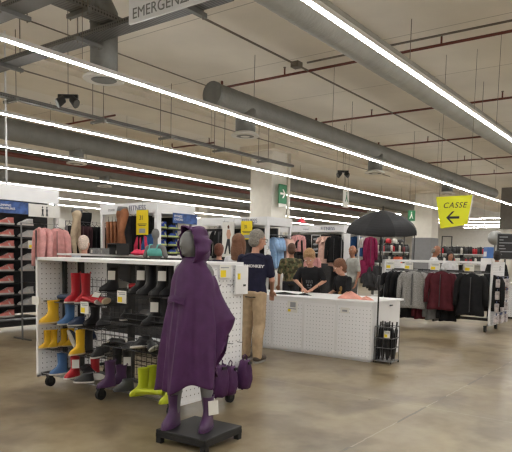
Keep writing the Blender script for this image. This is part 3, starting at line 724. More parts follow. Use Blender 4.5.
# ================================================================== garments
ORD = ['first', 'second', 'third', 'fourth', 'fifth', 'sixth', 'seventh', 'eighth', 'ninth', 'tenth', 'eleventh', 'twelfth', 'thirteenth', 'fourteenth', 'fifteenth', 'sixteenth']
GP = {}
def hanger(t, w):
    MB().tube([(0, 0, 0), (0, .012, .02), (0, 0, .045), (0, -.02, .03)], .004, 5).tube([(0, -w*.45, -.07), (0, 0, -.005), (0, w*.45, -.07), (0, -w*.45, -.07)], .005, 5).build('hanger', BLACKM, t)
def hung(kind, m, label, loc, rz, group=None, w=.44, h=.68, d=.07):
    "a garment on its hanger; its shoulders lie along its own y, the hook at its origin"
    key = (kind, m.name, w, h, d)
    if key in GP: return dup(GP[key], label, loc, rz, group=group)
    cat = {'shirt': 'shirt', 'jacket': 'jacket', 'trousers': 'trousers', 'dress': 'dress', 'hoodie': 'hoodie'}[kind]
    t = thing('hanging_'+kind, label, cat, loc, rz, group)
    hanger(t, w if kind != 'trousers' else .3)
    b = MB()
    if kind == 'trousers':
        R = []
        for k in range(10):
            u = k/9; ww = (.17-.05*u); R.append([(d/2*math.sin(a)*(1+.2*math.sin(9*a+5*u)), ww*math.cos(a)*(1+.04*math.sin(8*u)), -.06-h*u) for a in (2*PI*j/20 for j in range(20))])
        b.loft(R).build('garment', m, t, smooth=True)
    else:
        R = []
        for k in range(14):
            u = k/13
            ww = w/2*(.35+.65*min(1, u/.1)**.6)*(.95 if u < .1 else 1-.13*math.sin(PI*min(1, u))+.05*u)
            if kind == 'dress': ww *= 1+.25*u
            dd = d/2*(.45+.55*min(1, u/.2)+.3*u)
            R.append([(dd*math.sin(a)*(1+.22*math.sin(6*a+3*u+w*9)), ww*math.cos(a)*(1+.02*math.sin(9*u)), -.03-h*u+.012*math.sin(3*a)*u) for a in (2*PI*j/28 for j in range(28))])
        b.loft(R).build('garment', m, t, smooth=True)
        for s in (-1, 1):
            L = .58 if kind in ('jacket', 'hoodie') else .24
            if kind == 'dress': L = .14
            P = [(0, s*w*.3, -.065), (0, s*w*.43, -.1), (.0, s*(w*.5+.012), -.2), (-.02, s*(w*.5+.03), -.1-L*.6), (-.03, s*(w*.5+.035), -.1-L)]
            MB().tube(P, [.03, .055, .062, .052, .042], 10, flat_=1.0).build('sleeve', m, t, smooth=True)
        if kind in ('jacket', 'hoodie'):
            if kind == 'hoodie' or w > .46:
                MB().ell((.03, 0, -.05), (.05, .095, .05), 12, 8).build('hood', m, t, smooth=True)
            MB().bb(-d*.95, -.004, -h*.95, -d*.62, .004, -.08).build('zip', G_G, t)
        else:
            MB().tube([(.03*math.cos(a), .07*math.sin(a), -.035) for a in (2*PI*j/12 for j in range(13))], .012, 6).build('collar', m, t, smooth=True)
    GP[key] = t; return t
C_BLK = cloth('cloth_black', (30, 30, 32)); C_CHR = cloth('cloth_charcoal', (62, 62, 64)); C_GRY = cloth('cloth_grey', (120, 120, 120)); C_PNK = cloth('cloth_pink', (206, 150, 148))
C_BLU = cloth('cloth_light_blue', (146, 176, 212)); C_BEI = cloth('cloth_blush', (216, 178, 164)); C_WHT = cloth('cloth_white', (206, 204, 200)); C_BRN = cloth('cloth_brown', (146, 96, 68))
C_BUR = cloth('cloth_burgundy', (82, 34, 42)); C_MAR = cloth('cloth_magenta', (128, 36, 72)); C_DEN = cloth('cloth_blue', (52, 88, 138)); C_TAN = cloth('cloth_beige', (178, 160, 136))
C_WIN = cloth('cloth_wine', (66, 44, 48)); C_HOT = cloth('cloth_hot_pink', (214, 62, 92)); C_TUR = cloth('cloth_turquoise', (104, 178, 172)); C_STR = cloth('cloth_striped_grey', (150, 148, 144), stretch=(1, 1, 8), var=.35)
HEA = cloth('cloth_heather', (146, 144, 142), scale=60, var=.35)

# ------------------------------------------------------------------ header gondolas
DARKB = mat('slat_black', (40, 40, 42), .55, var=.15, scale=3, stretch=(.3, .3, 30))
PIC = mat('picture_blue', (56, 84, 140), .5, var=.55, scale=9)
def hgondola(label, x, y, w, l, h, zlo=2.29, txt=None):
    t = thing('header_gondola', label, 'display gondola', (x, y, 0), 0, 'tall gondolas with white headers')
    MB().bb(0, 0, 0, w, l, .12).build('plinth', WHITE, t, bevel=.01)
    MB().bb(w/2-.03, .05, .12, w/2+.03, l-.05, h-.25).build('centre_panel', DARKB, t)
    MB().bb(.02, .42, .12, w-.02, .45, h-.25).build('end_back_panel', DARKB, t)
    for (a, b) in ((0, 0), (w-.06, 0), (0, l-.06), (w-.06, l-.06)): MB().bb(a, b, .12, a+.06, b+.06, h).build('corner_post', WHITE, t)
    MB().bb(-.01, -.004, zlo, .015, l, h-.002).build('side_header', WHITE, t); MB().bb(w-.015, -.01, zlo, w+.01, l, h).build('side_header', WHITE, t)
    MB().bb(-.012, -.022, zlo, w+.01, -.005, h).build('end_header', WHITE, t)
    MB().bb(-.009, -.019, .12, .1, .0, zlo).build('end_upright', WHITE, t)
    MB().bb(0, 0, h-.02, w, l, h).build('top_cover', WHITE, t)
    MB().tube([(.12, .3, 1.9), (.12, l-.1, 1.9)], .012, 8).build('hang_rail', CHROME, t)
    if txt:
        text('FITNESS', .135, INKB, t, M_negx(-.013, .75, (h+zlo)/2), spacing=1.0)
        text('zone', .1, INKG, t, M_negx(-.013, 1.35, (h+zlo)/2-.01))
    return t
here(1.2, .1)
G1 = hgondola('white header gondola reading FITNESS holding blue running shoes on its end', 6.4, 7.87, 1.0, 1.6, 2.42, 2.22, txt=1)
here(1.32, .1)
G2 = hgondola('white header gondola reading FITNESS with light blue shirts on its end', 10.0, 8.05, 1.05, 2.4, 2.4, 2.2, txt=1)
here(1.44, .07)
G3 = hgondola('white header gondola behind the counter beside the open umbrella', 13.6, 8.05, 1.05, 2.2, 2.4, 2.2, txt=1)
def promo(label, x, y, z0, z1, w, txt='31', small=True):
    t = thing('promo_card', label, 'sign', (x, y, 0), 0, 'yellow hanging promotion cards')
    MB().bb(-.004, -w/2, z0, .004, w/2, z1).build('card', YEL, t)
    h = z1-z0
    text(txt, .12, INK, t, M_negx(-.006, .08, z1-h*.32), spacing=.9)
    MB().bb(-.006, -w*.38, z0+h*.42, -.004, w*.38, z0+h*.45).bb(-.006, -w*.3, z0+h*.36, -.004, w*.3, z0+h*.39).build('print_lines', INK, t)
    MB().bb(-.006, -w*.28, z0+h*.07, -.004, w*.25, z0+h*.25).build('grey_panel', INKG, t)
    MB().tube([(0, 0, z1), (0, 0, 2.45)], .003, 4).build('hook', CHROME, t)
here(1.2, .1)
promo('yellow promotion card hanging left of the white gondola corner', 6.37, 8.22, 1.82, 2.28, .32)
here(1.32, .1)
promo('yellow promotion card hanging above the grey haired man', 9.96, 8.62, 1.86, 2.3, .34)
here(1.2, .1)
t = thing('banner', 'blue picture banner above the blue running shoes', 'banner', (7.12, 7.84, 2.06)); MB().bb(-.33, -.01, 0, .33, .01, .19).build('picture', PIC, t)
text('FITNESS\nCARDIO', .06, WHITE, t, M_negy(-.3, -.013, .1))

# ------------------------------------------------------------------ running shoes
SP = {}
def shoe(m, sole, label, loc, rz, group=None, stripe=None, L=.32):
    key = (m.name, sole.name)
    if key in SP: return dup(SP[key], label, loc, rz, group=group)
    t = thing('running_shoe', label, 'shoe', loc, rz, group)
    S = [(.05, -.30, .66, .15), (.11, -.31, .66, .165), (.17, -.31, .62, .16), (.23, -.30, .46, .14), (.3, -.29, .28, .12), (.36, -.29, .14, .105), (.41, -.3, .04, .1)]
    MB().loft([ring(z*L, a*L, b*L, w*L, 14) for z, a, b, w in S]).build('upper', m, t, smooth=True)
    MB().loft([ring(0, -.30*L, .6*L, .15*L, 14), ring(.03*L, -.34*L, .69*L, .175*L, 14), ring(.1*L, -.35*L, .7*L, .18*L, 14), ring(.105*L, -.3*L, .66*L, .16*L, 14)]).build('sole', sole, t)
    for s in (-1, 1): MB().prism([(-.05*L, .12*L), (.05*L, .12*L), (.13*L, .27*L), (.07*L, .27*L)], 'Y', s*.15*L, s*.168*L).build('side_stripe', stripe or sole, t)
    b = MB()
    for k in range(3): b.tube([((.32-.1*k)*L, -.08*L, (.25+.05*k)*L), ((.3-.1*k)*L, 0, (.29+.05*k)*L), ((.32-.1*k)*L, .08*L, (.25+.05*k)*L)], .006, 5)
    b.build('laces', OFFW, t)
    SP[key] = t; return t
M_PK = cloth('shoe_pink', (216, 132, 124), var=.1); M_WH = cloth('shoe_white', (196, 194, 192), var=.06); M_BL = cloth('shoe_blue', (52, 74, 150), var=.2); S_LM = gum('sole_lime', (188, 200, 120)); S_OFF = mat('sole_off_white', (214, 206, 200), .6)
# shoe wall
here(1.55, .45)
SY = 9.35
sw = thing('shoe_wall', 'black shelved wall with white header full of pink and white running shoes', 'shoe display', (3.4, SY, 0))
MB().bb(-.6, .3, .3, 1.8, .36, 2.4).build('back_panel', DARKB, sw)
MB().bb(-.6, .0, .1, 1.8, .36, .2).build('base', BLACKM, sw)
for k, x in enumerate((-.5, .6, 1.7)): MB().bb(x-.03, .05, 0, x+.03, .3, .1).build('foot', BLACKM, sw)
MB().bb(-.6, -.02, 2.36, 1.84, .02, 2.64).build('header', WHITE, sw, bevel=.005)
MB().bb(-.6, .3, 2.38, 1.84, .36, 2.62).build('header', WHITE, sw)
MB().bb(1.76, -.02, 1.1, 1.84, .05, 2.36).build('post', WHITE, sw)
rows = [.27, .47, .68, .89, 1.10, 1.30, 1.52, 1.72, 1.93]
for z in rows: MB().bb(-.6, -.03, z-.02, 1.35, .3, z).build('shelf', BLACKM, sw)
t = thing('banner', 'blue picture banner under the shoe wall header', 'banner', (4.25, SY-.05, 2.16)); MB().bb(-.3, -.01, -.03, .32, .01, .18).build('picture', PIC, t)
text('RUNNING\nCHAUSSURES', .055, WHITE, t, M_negy(-.27, -.013, .075))
t = thing('banner', 'pale sign card with small walking figures under the shoe wall header', 'sign', (4.78, SY-.05, 2.13)); MB().bb(-.2, -.01, -.03, .45, .01, .2).build('card', OFFW, t)
for x in (.08, .17):
    MB().ell((x, -.012, .15), (.016, .006, .018), 8, 6).prism([(x-.02, .12), (x+.02, .12), (x+.012, .05), (x+.024, -.01), (x+.006, -.01), (x, .04), (x-.008, -.01), (x-.024, -.01), (x-.012, .05)], 'Y', -.016, -.011).build('figure', INK, t)
rn = ['bottom', 'second lowest', 'third lowest', 'fourth lowest', 'fifth lowest', 'sixth lowest', 'third highest', 'second highest', 'topmost']
for k, z in enumerate(rows):
    for q, x in enumerate((4.27, 4.67)):
        if q == 1 and k in (0, 3): continue
        m, s = ((M_PK, S_OFF), (M_WH, S_OFF))[q]
        pos = ['pink', 'white'][q]
        shoe(m, s, '%s running shoe on the %s shelf of the black shoe wall' % (pos, rn[k]), (x, SY+.1+.02*math.sin(7*k+q), z), PI+.12*math.sin(k*3+q), group='running shoes on the black shoe wall')
for i, (x, z) in enumerate(((4.62, 1.6), (4.95, 1.6))):
    o = MB().bb(x-3.4-.11, -.14, z-.09, x-3.4+.11, -.135, z+.06).build('price_sign', OFFW, sw); MB().bb(x-3.4-.09, -.142, z-.07, x-3.4-.02, -.14, z-.02).build('yellow_patch', YEL, o)
here(1.2, .1)
# blue shoes on the end of the first header gondola
for k, z in enumerate((1.48, 1.63, 1.79, 1.95)):
    MB().bb(.1, -.02, z-.015, .95, .4, z).build('shelf', BLACKM, G1)
    for q, x in enumerate((6.68, 6.98, 7.26)):
        if k == 3 and q == 2: continue
        shoe(M_BL, S_LM, 'blue running shoe, %s on the %s shelf of the white gondola end' % (ORD[q], ['lowest', 'second', 'third', 'highest'][k]), (x, 7.98, z), PI+.25, group='blue running shoes on the gondola end')

here(1.5, .35)
# ------------------------------------------------------------------ pink jackets by the shoe wall
here(0, 0)
t = thing('garment_rail', 'slim rail holding pink jackets in front of the shoe wall', 'rail', (5.85, 8.85, 0))
MB().tube([(-.42, 0, 0), (-.42, 0, 1.93), (.45, 0, 1.93), (.45, 0, 0)], .015, 8).build('rail_frame', CHROME, t)
for s in (-.42, .45): MB().tube([(s, -.25, .02), (s, .25, .02)], .015, 8).build('foot', CHROME, t)
for i, (x, rz) in enumerate(((5.76, -.25), (5.86, -.1), (6.1, 1.0))):
    hung('jacket', C_PNK, ['pink jacket at the shoe side end of the slim rail', 'pink jacket in the middle of the slim rail', 'pink jacket facing out at the post end of the slim rail'][i], (x, 8.85, 1.9), rz, 'pink jackets by the shoe wall', w=.32, h=.6)
o = MB().bb(.2, -.12, 1.9, .33, -.115, 2.04).build('price_card', OFFW, t)

here()
# ------------------------------------------------------------------ racks of trousers
def rail(label, x0, x1, y, z, axis='X'):
    L = x1-x0; t = thing('garment_rail', label, 'rail', (x0, y, 0), 0)
    MB().tube([(0, 0, 0), (0, 0, z), (L, 0, z), (L, 0, 0)], .015, 8).build('rail_frame', CHROME, t)
    MB().tube([(0, -.25, .02), (0, .25, .02)], .015, 8).tube([(L, -.25, .02), (L, .25, .02)], .015, 8).build('feet', CHROME, t); return t
rail('chrome rail of dark and brown trousers behind the boot gondola', 7.12, 8.3, 10.05, 2.08)
for i in range(9):
    x = 7.22+i*.11
    m, n = ((C_BLK, 'black') if i in (0, 1, 5, 6, 7) else (C_WIN, 'wine coloured') if i in (2, 3, 4) else (C_CHR, 'charcoal') if i in (8,) else (C_BRN, 'brown'))
    hung('trousers', m, '%s trousers hanging %s from the shoe wall end of the chrome rail' % (n, ORD[i]), (x, 10.05, 2.05), -.1, 'trousers on the chrome rail', h=.95, d=.09)
# leg mannequins
def legs(label, x, y, z, rz, m, h=.95, stand=True):
    t = thing('leg_mannequin', label, 'mannequin', (x, y, z), rz)
    b = MB()
    for s in (-1, 1):
        st = .05 if s > 0 else -.06
        b.cap((0, s*.08, h*.86), (.03+st, s*.085, h*.48), .085, .06).cap((.03+st, s*.085, h*.48), (-.03+st*1.4, s*.08, h*.08), .06, .042)
    b.ell((0, 0, h*.9), (.1, .15, .1))
    b.build('leggings', m, t, remesh=.015, sm=2)
    MB().tube([(0, 0, h*.93), (0, 0, h*1.02)], [.11, .09], 18).build('waist_form', MGR, t, smooth=True)
    for s in (-1, 1): MB().cap((-.02, s*.08, .04), (.1, s*.085, .03), .035, .03).build('foot', MGR, t, smooth=True)
    return t
def plinth(label, x, y, s, h, m=WHITE):
    t = thing('plinth', label, 'plinth', (x, y, 0)); MB().bb(-s/2, -s/2, .06, s/2, s/2, h).build('box', m, t, bevel=.01); MB().bb(-s/2+.03, -s/2+.03, 0, s/2-.03, s/2-.03, .06).build('kick_base', BLACKM, t); return t
x, y = flat(77, 10.4); plinth('white plinth under the beige leg mannequin', x, y, .42, 1.3); legs('beige leggings on a leg mannequin beside the dark trousers', x, y, 1.3, rad(150), C_TAN, 1.0)
x, y = flat(84, 11.2); hung('trousers', C_BLK, 'black leggings hanging behind the beige leg mannequin', (x, y, 2.35), .6, h=.5, d=.14)
MB().tube([(0, 0, 2.4), (0, 0, 2.38)], .01).build('hook_plate', CHROME, thing('rail_hook', 'small hook above the black leggings', 'hook', (x, y, 0)))
here(1.2, .1)
for i in range(5): hung('trousers', C_BRN, 'brown trousers hanging %s from the far post of the FITNESS gondola' % ORD[4-i], (6.48, 8.88+.11*i, 2.14), -.75, 'brown trousers on the FITNESS gondola', h=.95, d=.09)
x, y = 6.22, 8.6; legs('brown leggings on a leg mannequin under the white FITNESS header', x, y, 1.42, rad(170), C_BRN, .9); plinth('dark plinth under the brown leg mannequin', x, y, .36, 1.42, BLACKM)
for i, (yy, m, n) in enumerate(((8.72, C_CHR, 'charcoal leggings hanging beside the brown leg mannequin'), (8.46, C_BLK, 'black leggings hanging next to the yellow promotion card'), (8.36, C_BLK, 'second black leggings right beside the yellow promotion card'), (8.27, C_BLK, 'third black leggings tucked behind the yellow promotion card'))):
    hung('trousers', m, n, (6.48, yy, 2.24), .1, h=.8, d=.16)
for i, (yy, m, n, k) in enumerate(((8.28, C_HOT, 'hot pink top hanging under the yellow promotion card', 'shirt'), (8.08, C_DEN, 'blue top hanging between the pink top and gondola corner', 'shirt'))):
    hung(k, m, n, (6.44, yy, 1.86), 0, w=.24, h=.42)
here(1.3, 0)

# ------------------------------------------------------------------ second low gondola with things on its top
here(.75, 0)
lg = thing('low_gondola', 'low white gondola mostly hidden behind the boot gondola', 'display gondola', (5.0, 6.05, 0))
MB().bb(0, 0, .12, 1.0, 2.3, .2).build('base', WHITE, lg); MB().bb(.47, 0, .2, .53, 2.3, 1.42).build('spine_panel', DARKB, lg)
MB().bb(0, 0, 1.42, 1.0, 2.3, 1.45).build('top_panel', WHITE, lg, bevel=.005)
for a, b in ((.1, .1), (.9, .1), (.1, 2.2), (.9, 2.2)): caster(lg, a, b, .055)
BOXG = mat('box_grey', (120, 120, 120), .7, var=.3, scale=30); BOXK = mat('box_dark', (52, 52, 54), .6)
for i, (px, w, h, m, n) in enumerate(((97, .22, .09, BOXG, 'grey carton, first from the white haired man'), (106, .2, .09, BOXG, 'grey carton, second from the white haired man'), (114, .14, .1, BOXK, 'dark carton with white label beside the grey cartons'), (121, .16, .08, BOXK, 'dark carton next to the pink folded tops'))):
    x, y = flat(px, 7.75); t = thing('carton', n+' on the low gondola', 'box', (x, y, 1.45), rad(-25)); MB().bb(-.08, -w/2, 0, .08, w/2, h).build('box', m, t, bevel=.004); MB().bb(-.083, -w*.3, h*.2, -.08, w*.1, h*.75).build('label', OFFW, t)
t = thing('display_riser', 'thin black riser shelf standing over the cartons', 'shelf', (*flat(118, 7.7), 1.45), rad(-20)); MB().bb(-.1, -.2, .15, .1, .2, .165).build('deck', BLACKM, t); [MB().bb(-.09, s*.19-.006, 0, .09, s*.19+.006, .15).build('leg', BLACKM, t) for s in (-1, 1)]
for i, (px, m, n) in enumerate(((137, C_HOT, 'red folded top lying by the turquoise bust'), (145, C_HOT, 'second red folded top lying nearer the turquoise bust'))):
    x, y = flat(px, 7.6); t = thing('folded_shirt', n, 'shirt', (x, y, 1.45+.0), rad(-20)); MB().ell((0, 0, .03), (.09, .1, .03), 14, 8).ell((.02, .03, .05), (.07, .07, .035), 12, 8).build('cloth', m, t, smooth=True)
# grey bust in a turquoise top
x, y = flat(155.5, 7.3); t = thing('bust_mannequin', 'grey bust mannequin in a turquoise sports top', 'mannequin', (x, y, 1.45), rad(195)); t.scale = (1.15, 1.15, 1.15)
b = MB().ell((0, 0, .26), (.055, .045, .066)).cap((0, 0, .14), (.005, 0, .2), .03, .03).ell((0, 0, .03), (.06, .1, .085))
for s in (-1, 1): b.cap((0, s*.105, .09), (.0, s*.14, .0), .035, .03)
b.cap((0, -.08, .1), (0, .08, .1), .035).build('body', MGR, t, remesh=.008, sm=2)
MB().tube([(0, 0, 0), (0, 0, .05), (0, 0, .088)], [.1, .106, .09], 20, flat_=1).build('sports_top', C_TUR, t, smooth=True).scale = (.72, 1.02, 1)
for s in (-1, 1): MB().tube([(-.05, s*.06, .08), (-.02, s*.06, .135), (.04, s*.055, .13), (.066, s*.05, .08)], .009, 6).build('strap', C_TUR, t)

here(1.32, .1)
# ------------------------------------------------------------------ G2 clothes
for i in range(9):
    y = 8.75+i*.17; m, n = (C_BLK, 'black') if i % 4 else (C_CHR, 'charcoal')
    if i in (6,): m, n = C_STR, 'striped grey'
    hung('jacket' if i % 2 else 'trousers', m, '%s garment %s on the rail beneath the second FITNESS header' % (n, ORD[i]), (10.1, y, 2.12), .25, 'dark clothes on the second header gondola', **({'w': .4, 'h': .7} if i % 2 else {'h': .9, 'd': .12}))
t = thing('hanging_poster', 'white poster of a woman in dark leggings beside the black clothes', 'poster', (9.95, 9.18, 0))
MB().bb(-.004, -.19, 1.42, .004, .19, 2.28).build('paper', OFFW, t)
for s in (-.15, .15): MB().tube([(0, s, 2.28), (.05, s, 2.36)], .004, 5).build('hook', CHROME, t)
SKN = mat('skin', (196, 150, 126), .6, var=.05); HAIRB = cloth('hair_brown', (82, 52, 36), bump=.6, bscale=40)
MB().prism([(-.05, 2.1), (.03, 2.1), (.06, 1.98), (.02, 1.86), (-.05, 1.86), (-.09, 1.98)], 'X', -.007, -.004).build('printed_torso', SKN, t)
MB().prism([(-.055, 1.87), (.03, 1.87), (.07, 1.7), (.12, 1.5), (.08, 1.49), (.0, 1.72), (-.04, 1.5), (-.08, 1.5), (-.07, 1.72)], 'X', -.007, -.004).build('printed_leggings', INK, t)
MB().prism([(-.03, 2.12), (.02, 2.12), (.03, 2.18), (0, 2.21), (-.035, 2.18)], 'X', -.0072, -.0045).build('printed_head', HAIRB, t)
# blue and pink shirts on the end
MB().tube([(.2, -.02, 1.98), (.2, .4, 1.98)], .01, 6).tube([(.18, -.03, 1.98), (1.0, -.03, 1.98)], .012, 8).build('end_rail', CHROME, G2)
for i in range(8):
    hung('shirt', C_BLU, 'light blue shirt hanging %s from the white gondola post' % ORD[i], (10.2+.06*i, 8.0+.015*math.sin(i*2), 1.94), PI*.5+1.05-.05*i, 'light blue shirts on the gondola end', w=.36, h=.72)
for i in range(5):
    hung('shirt', C_BEI, 'blush pink shirt hanging %s after the light blue ones' % ORD[i], (10.72+.07*i, 8.0, 1.93), PI*.5+.95-.05*i, 'blush shirts beside the blue ones', w=.34, h=.74)
for i, (px, n) in enumerate(((278, 'pale grey hooded top below the light blue shirts'), (284, 'second pale grey hooded top under the blue shirts'))):
    hung('hoodie', C_WHT, n, (10.3+.22*i, 7.95, 1.2), PI/2+.5, w=.34, h=.6)
hung('shirt', C_WHT, 'white shirt hanging at the gondola post behind the navy shirted man', (9.95, 7.95, 1.66), PI/2+.6, w=.34, h=.6)
MB().tube([(0, .4, 1.24), (0, -.12, 1.24), (1.0, -.12, 1.24)], .012, 6).build('lower_rail', CHROME, G2)
here(1.44, .07)
# ------------------------------------------------------------------ G3 clothes
t = thing('picture_frame', 'white framed black board with shoe outlines behind the young man', 'picture', (13.5, 8.9, 1.6))
MB().bb(0, -.14, 0, .02, .14, .5).build('board', BLACKM, t)
MB().bb(-.005, -.155, -.015, .025, -.135, .515).bb(-.005, .135, -.015, .025, .155, .515).bb(-.005, -.15, -.02, .025, .15, 0).bb(-.005, -.15, .5, .025, .15, .52).build('frame', WHITE, t)
for k in range(3): MB().ell((-.002, .02, .09+.15*k), (.008, .08, .03), 10, 6).ell((-.002, -.05, .105+.15*k), (.008, .035, .035), 8, 6).build('shoe_print', INKG, t)
for i, (y, z, m, n, k) in enumerate(((9.95, 2.1, C_BLK, 'black jacket furthest along the third gondola', 'jacket'), (9.7, 2.1, C_CHR, 'charcoal jacket beside the furthest black jacket', 'jacket'), (9.45, 2.14, C_PNK, 'pink jacket bunched between black jackets', 'jacket'),
        (9.3, 2.05, C_BLK, 'black top hanging before the white framed board', 'shirt'), (8.62, 2.1, C_BEI, 'blush dress hanging beside the white framed board', 'dress'), (8.45, 2.1, C_BEI, 'second blush dress closer to the white end panel', 'dress'), (8.25, 2.1, C_BLK, 'black jacket next to the white end panel', 'jacket'))):
    kw = dict(w=.36, h=.5) if i < 4 else dict(w=.28, h=.85) if k == 'dress' else dict(w=.4, h=.75)
    hung(k, m, n, (13.45 if i not in (2,) else 13.4, y, z), .3, **kw)
for i in range(5):
    hung('trousers', C_BLK if i % 2 else C_CHR, '%s dark trousers on the lower rail behind the counter' % ORD[i], (13.45, 8.5+i*.32, 1.35), .4, h=.9, d=.15)
hung('jacket', C_HOT if False else C_PNK, 'pink top hanging low behind the young man at the counter', (13.1, 8.75, 1.5), .6, w=.36, h=.6)
t = thing('red_cap', 'small red cone cap standing on the third gondola header', 'cap', (13.7, 9.55, 2.5)); MB().loft([ring(0, -.16, .16, .13), ring(.015, -.16, .16, .13), ring(.03, -.12, .12, .1), ring(.1, -.06, .07, .06), ring(.14, -.02, .02, .02)]).build('crown', gum('cap_red', (206, 40, 60)), t, smooth=True)
MB().bb(-.015, -.04, .1, .36, -.024, 2.2).build('end_panel', WHITE, G3)

here()
# blue and magenta tops beyond the end of the third gondola
t = thing('garment_stand', 'slim chrome stand with blue and magenta tops beyond the white panel', 'rail', (*flat(362, 15.2), 0)); MB().tube([(-.4, .45, 0), (-.4, .45, 2.15), (.4, -.45, 2.15), (.4, -.45, 0)], .014, 8).build('rail_frame', CHROME, t)
for i, (px, f, z, m, n, k, w, h) in enumerate(((356, 16.2, 2.15, C_DEN, 'blue jacket hanging beyond the white end panel', 'jacket', .42, .6), (364, 15.2, 2.1, C_WHT, 'pale top partly behind the magenta jacket', 'shirt', .2, .3), (370, 15, 2.1, C_MAR, 'magenta jacket hanging behind the grey shirted man', 'jacket', .26, .8), (364, 15, 1.45, C_MAR, 'magenta top hanging lower behind the grey shirted man', 'shirt', .36, .5), (369, 14.9, 1.1, C_CHR, 'charcoal top hanging low beside the magenta tops', 'shirt', .3, .4), (376, 15, 1.3, C_CHR, 'charcoal jacket hanging low by the umbrella pole', 'jacket', .36, .7))):
    x, y = flat(px, f); hung(k, m, n, (x, y, z), .7, w=w, h=h)

# ================================================================== counter
here(.65, -.05)
cn = thing('counter', 'long white counter clad in perforated panels', 'counter', (6.95, 3.65, 0))
CL = 3.0; CD = .98; CT = .87
for k in range(5):
    y = k*.57
    p = MB().bb(0, y+.006, .04, .025, y+.564, CT-.03).build('front_panel', PEG_YZ, cn)
    MB().bb(-.004, y+.004, .04, .02, y+.02, CT-.03).bb(-.004, y+.55, .04, .02, y+.566, CT-.03).bb(-.004, y+.02, CT-.08, .02, y+.55, CT-.03).bb(-.004, y+.02, .04, .02, y+.55, .08).build('panel_frame', WHITE, p)
MB().bb(-.015, -.015, CT-.03, CD+.1, CL, CT).build('worktop', WHITE, cn, bevel=.005)
MB().bb(.02, 0, .04, CD, .025, CT-.03).build('side_panel', WHITE, cn, bevel=.004)
MB().bb(.03, .03, .0, CD-.05, CL-.05, .04).build('plinth', WHITE, cn); MB().bb(CD-.02, .03, .04, CD, CL, CT-.03).build('back_panel', WHITE, cn)
MB().bb(CD-.4, -.03, .78, CD-.34, 0, .8).build('shelf_bracket', CHROME, cn)
o = MB().bb(-.012, 1.25, .62, -.005, 1.43, .8).build('notice_card', OFFW, cn)
MB().bb(-.014, 1.28, .7, -.012, 1.38, .78).bb(-.014, 1.27, .67, -.012, 1.41, .685).build('print', INKG, o); MB().bb(-.014, 1.37, .63, -.012, 1.42, .67).build('yellow_patch', YEL, o)
o = MB().bb(-.012, .36, .68, -.005, .5, .76).build('notice_card', OFFW, cn); MB().bb(-.014, .39, .7, -.012, .47, .73).build('print', INKG, o)
MB().bb(-.03, 1.0, .78, -.01, 1.1, .79).build('peg', WHITE, cn)
# cloth on the counter
def heap(label, x, y, m, sx, sy, h, rz=0, name='folded_cloth', seed=1):
    t = thing(name, label, 'clothing', (x, y, CT), rz); R = []; rnd = random.Random(seed); ph = [rnd.random()*6 for _ in range(4)]
    n = 36
    for i in range(8):
        u = i/7; k = (1-u**1.6); R.append([(sx*max(.02, k)*math.cos(a)*(1+.16*math.sin(3*a+ph[0])+.1*math.sin(7*a+ph[1]+3*u)), sy*max(.02, k)*math.sin(a)*(1+.14*math.sin(4*a+ph[2])), h*u*(1+.3*math.sin(3*a+ph[3]+2*u))+.001*(i == 0)) for a in (2*PI*j/n for j in range(n))])
    for r in R: r[:] = [(a, b, max(.002, c)) for a, b, c in r]
    MB().loft(R).build('cloth', m, t, smooth=True); return t
C_COR = cloth('cloth_coral', (232, 168, 152))
heap('coral pink garment heaped on the counter', 7.3, 4.18, C_COR, .16, .2, .09, .3); heap('coral pink sleeve trailing towards the counter end', 7.25, 3.9, C_COR, .09, .13, .045, -.2, seed=3)
heap('black garment lying flat on the counter by the navy shirted man', 7.25, 5.35, C_BLK, .14, .26, .03, .2, seed=5)
heap('small black gloves lying on the counter', 7.3, 5.0, C_BLK, .06, .12, .03, .2, seed=6)

# ================================================================== umbrella stand
here()
ux, uy = 7.82, 3.46
t = thing('umbrella_stand', 'wire basket stand full of folded black umbrellas at the counter corner', 'umbrella stand', (ux, uy, 0))
bw = .13
b = MB()
for z in (.03, .22, .36, .52):
    b.tube([(-bw, -bw, z), (bw, -bw, z), (bw, bw, z), (-bw, bw, z), (-bw, -bw, z)], .006, 6)
for k in range(3):
    for s in (-1, 1):
        v = -bw+bw*k
        b.tube([(v, s*bw, .03), (v, s*bw, .52)], .004, 5).tube([(s*bw, v, .03), (s*bw, v, .52)], .004, 5)
b.build('wire_basket', CHROME, t)
MB().bb(-bw, -bw, .03, bw, bw, .04).build('base_plate', CHROME, t)
for a in (-1, 1):
    for c in (-1, 1): MB().tube([(a*bw, c*bw, 0), (a*bw, c*bw, .03)], .01, 6).build('foot', BLACKM, t)
MB().tube([(-.12, .1, .03), (-.12, .1, 1.95)], .012, 8).build('pole', BLACKM, t)
card(t, (-bw-.008, -.06, .42), .09, .1)
UMB = cloth('umbrella_black', (40, 40, 42), rough=.6, bump=.15, var=.06)
u0 = None
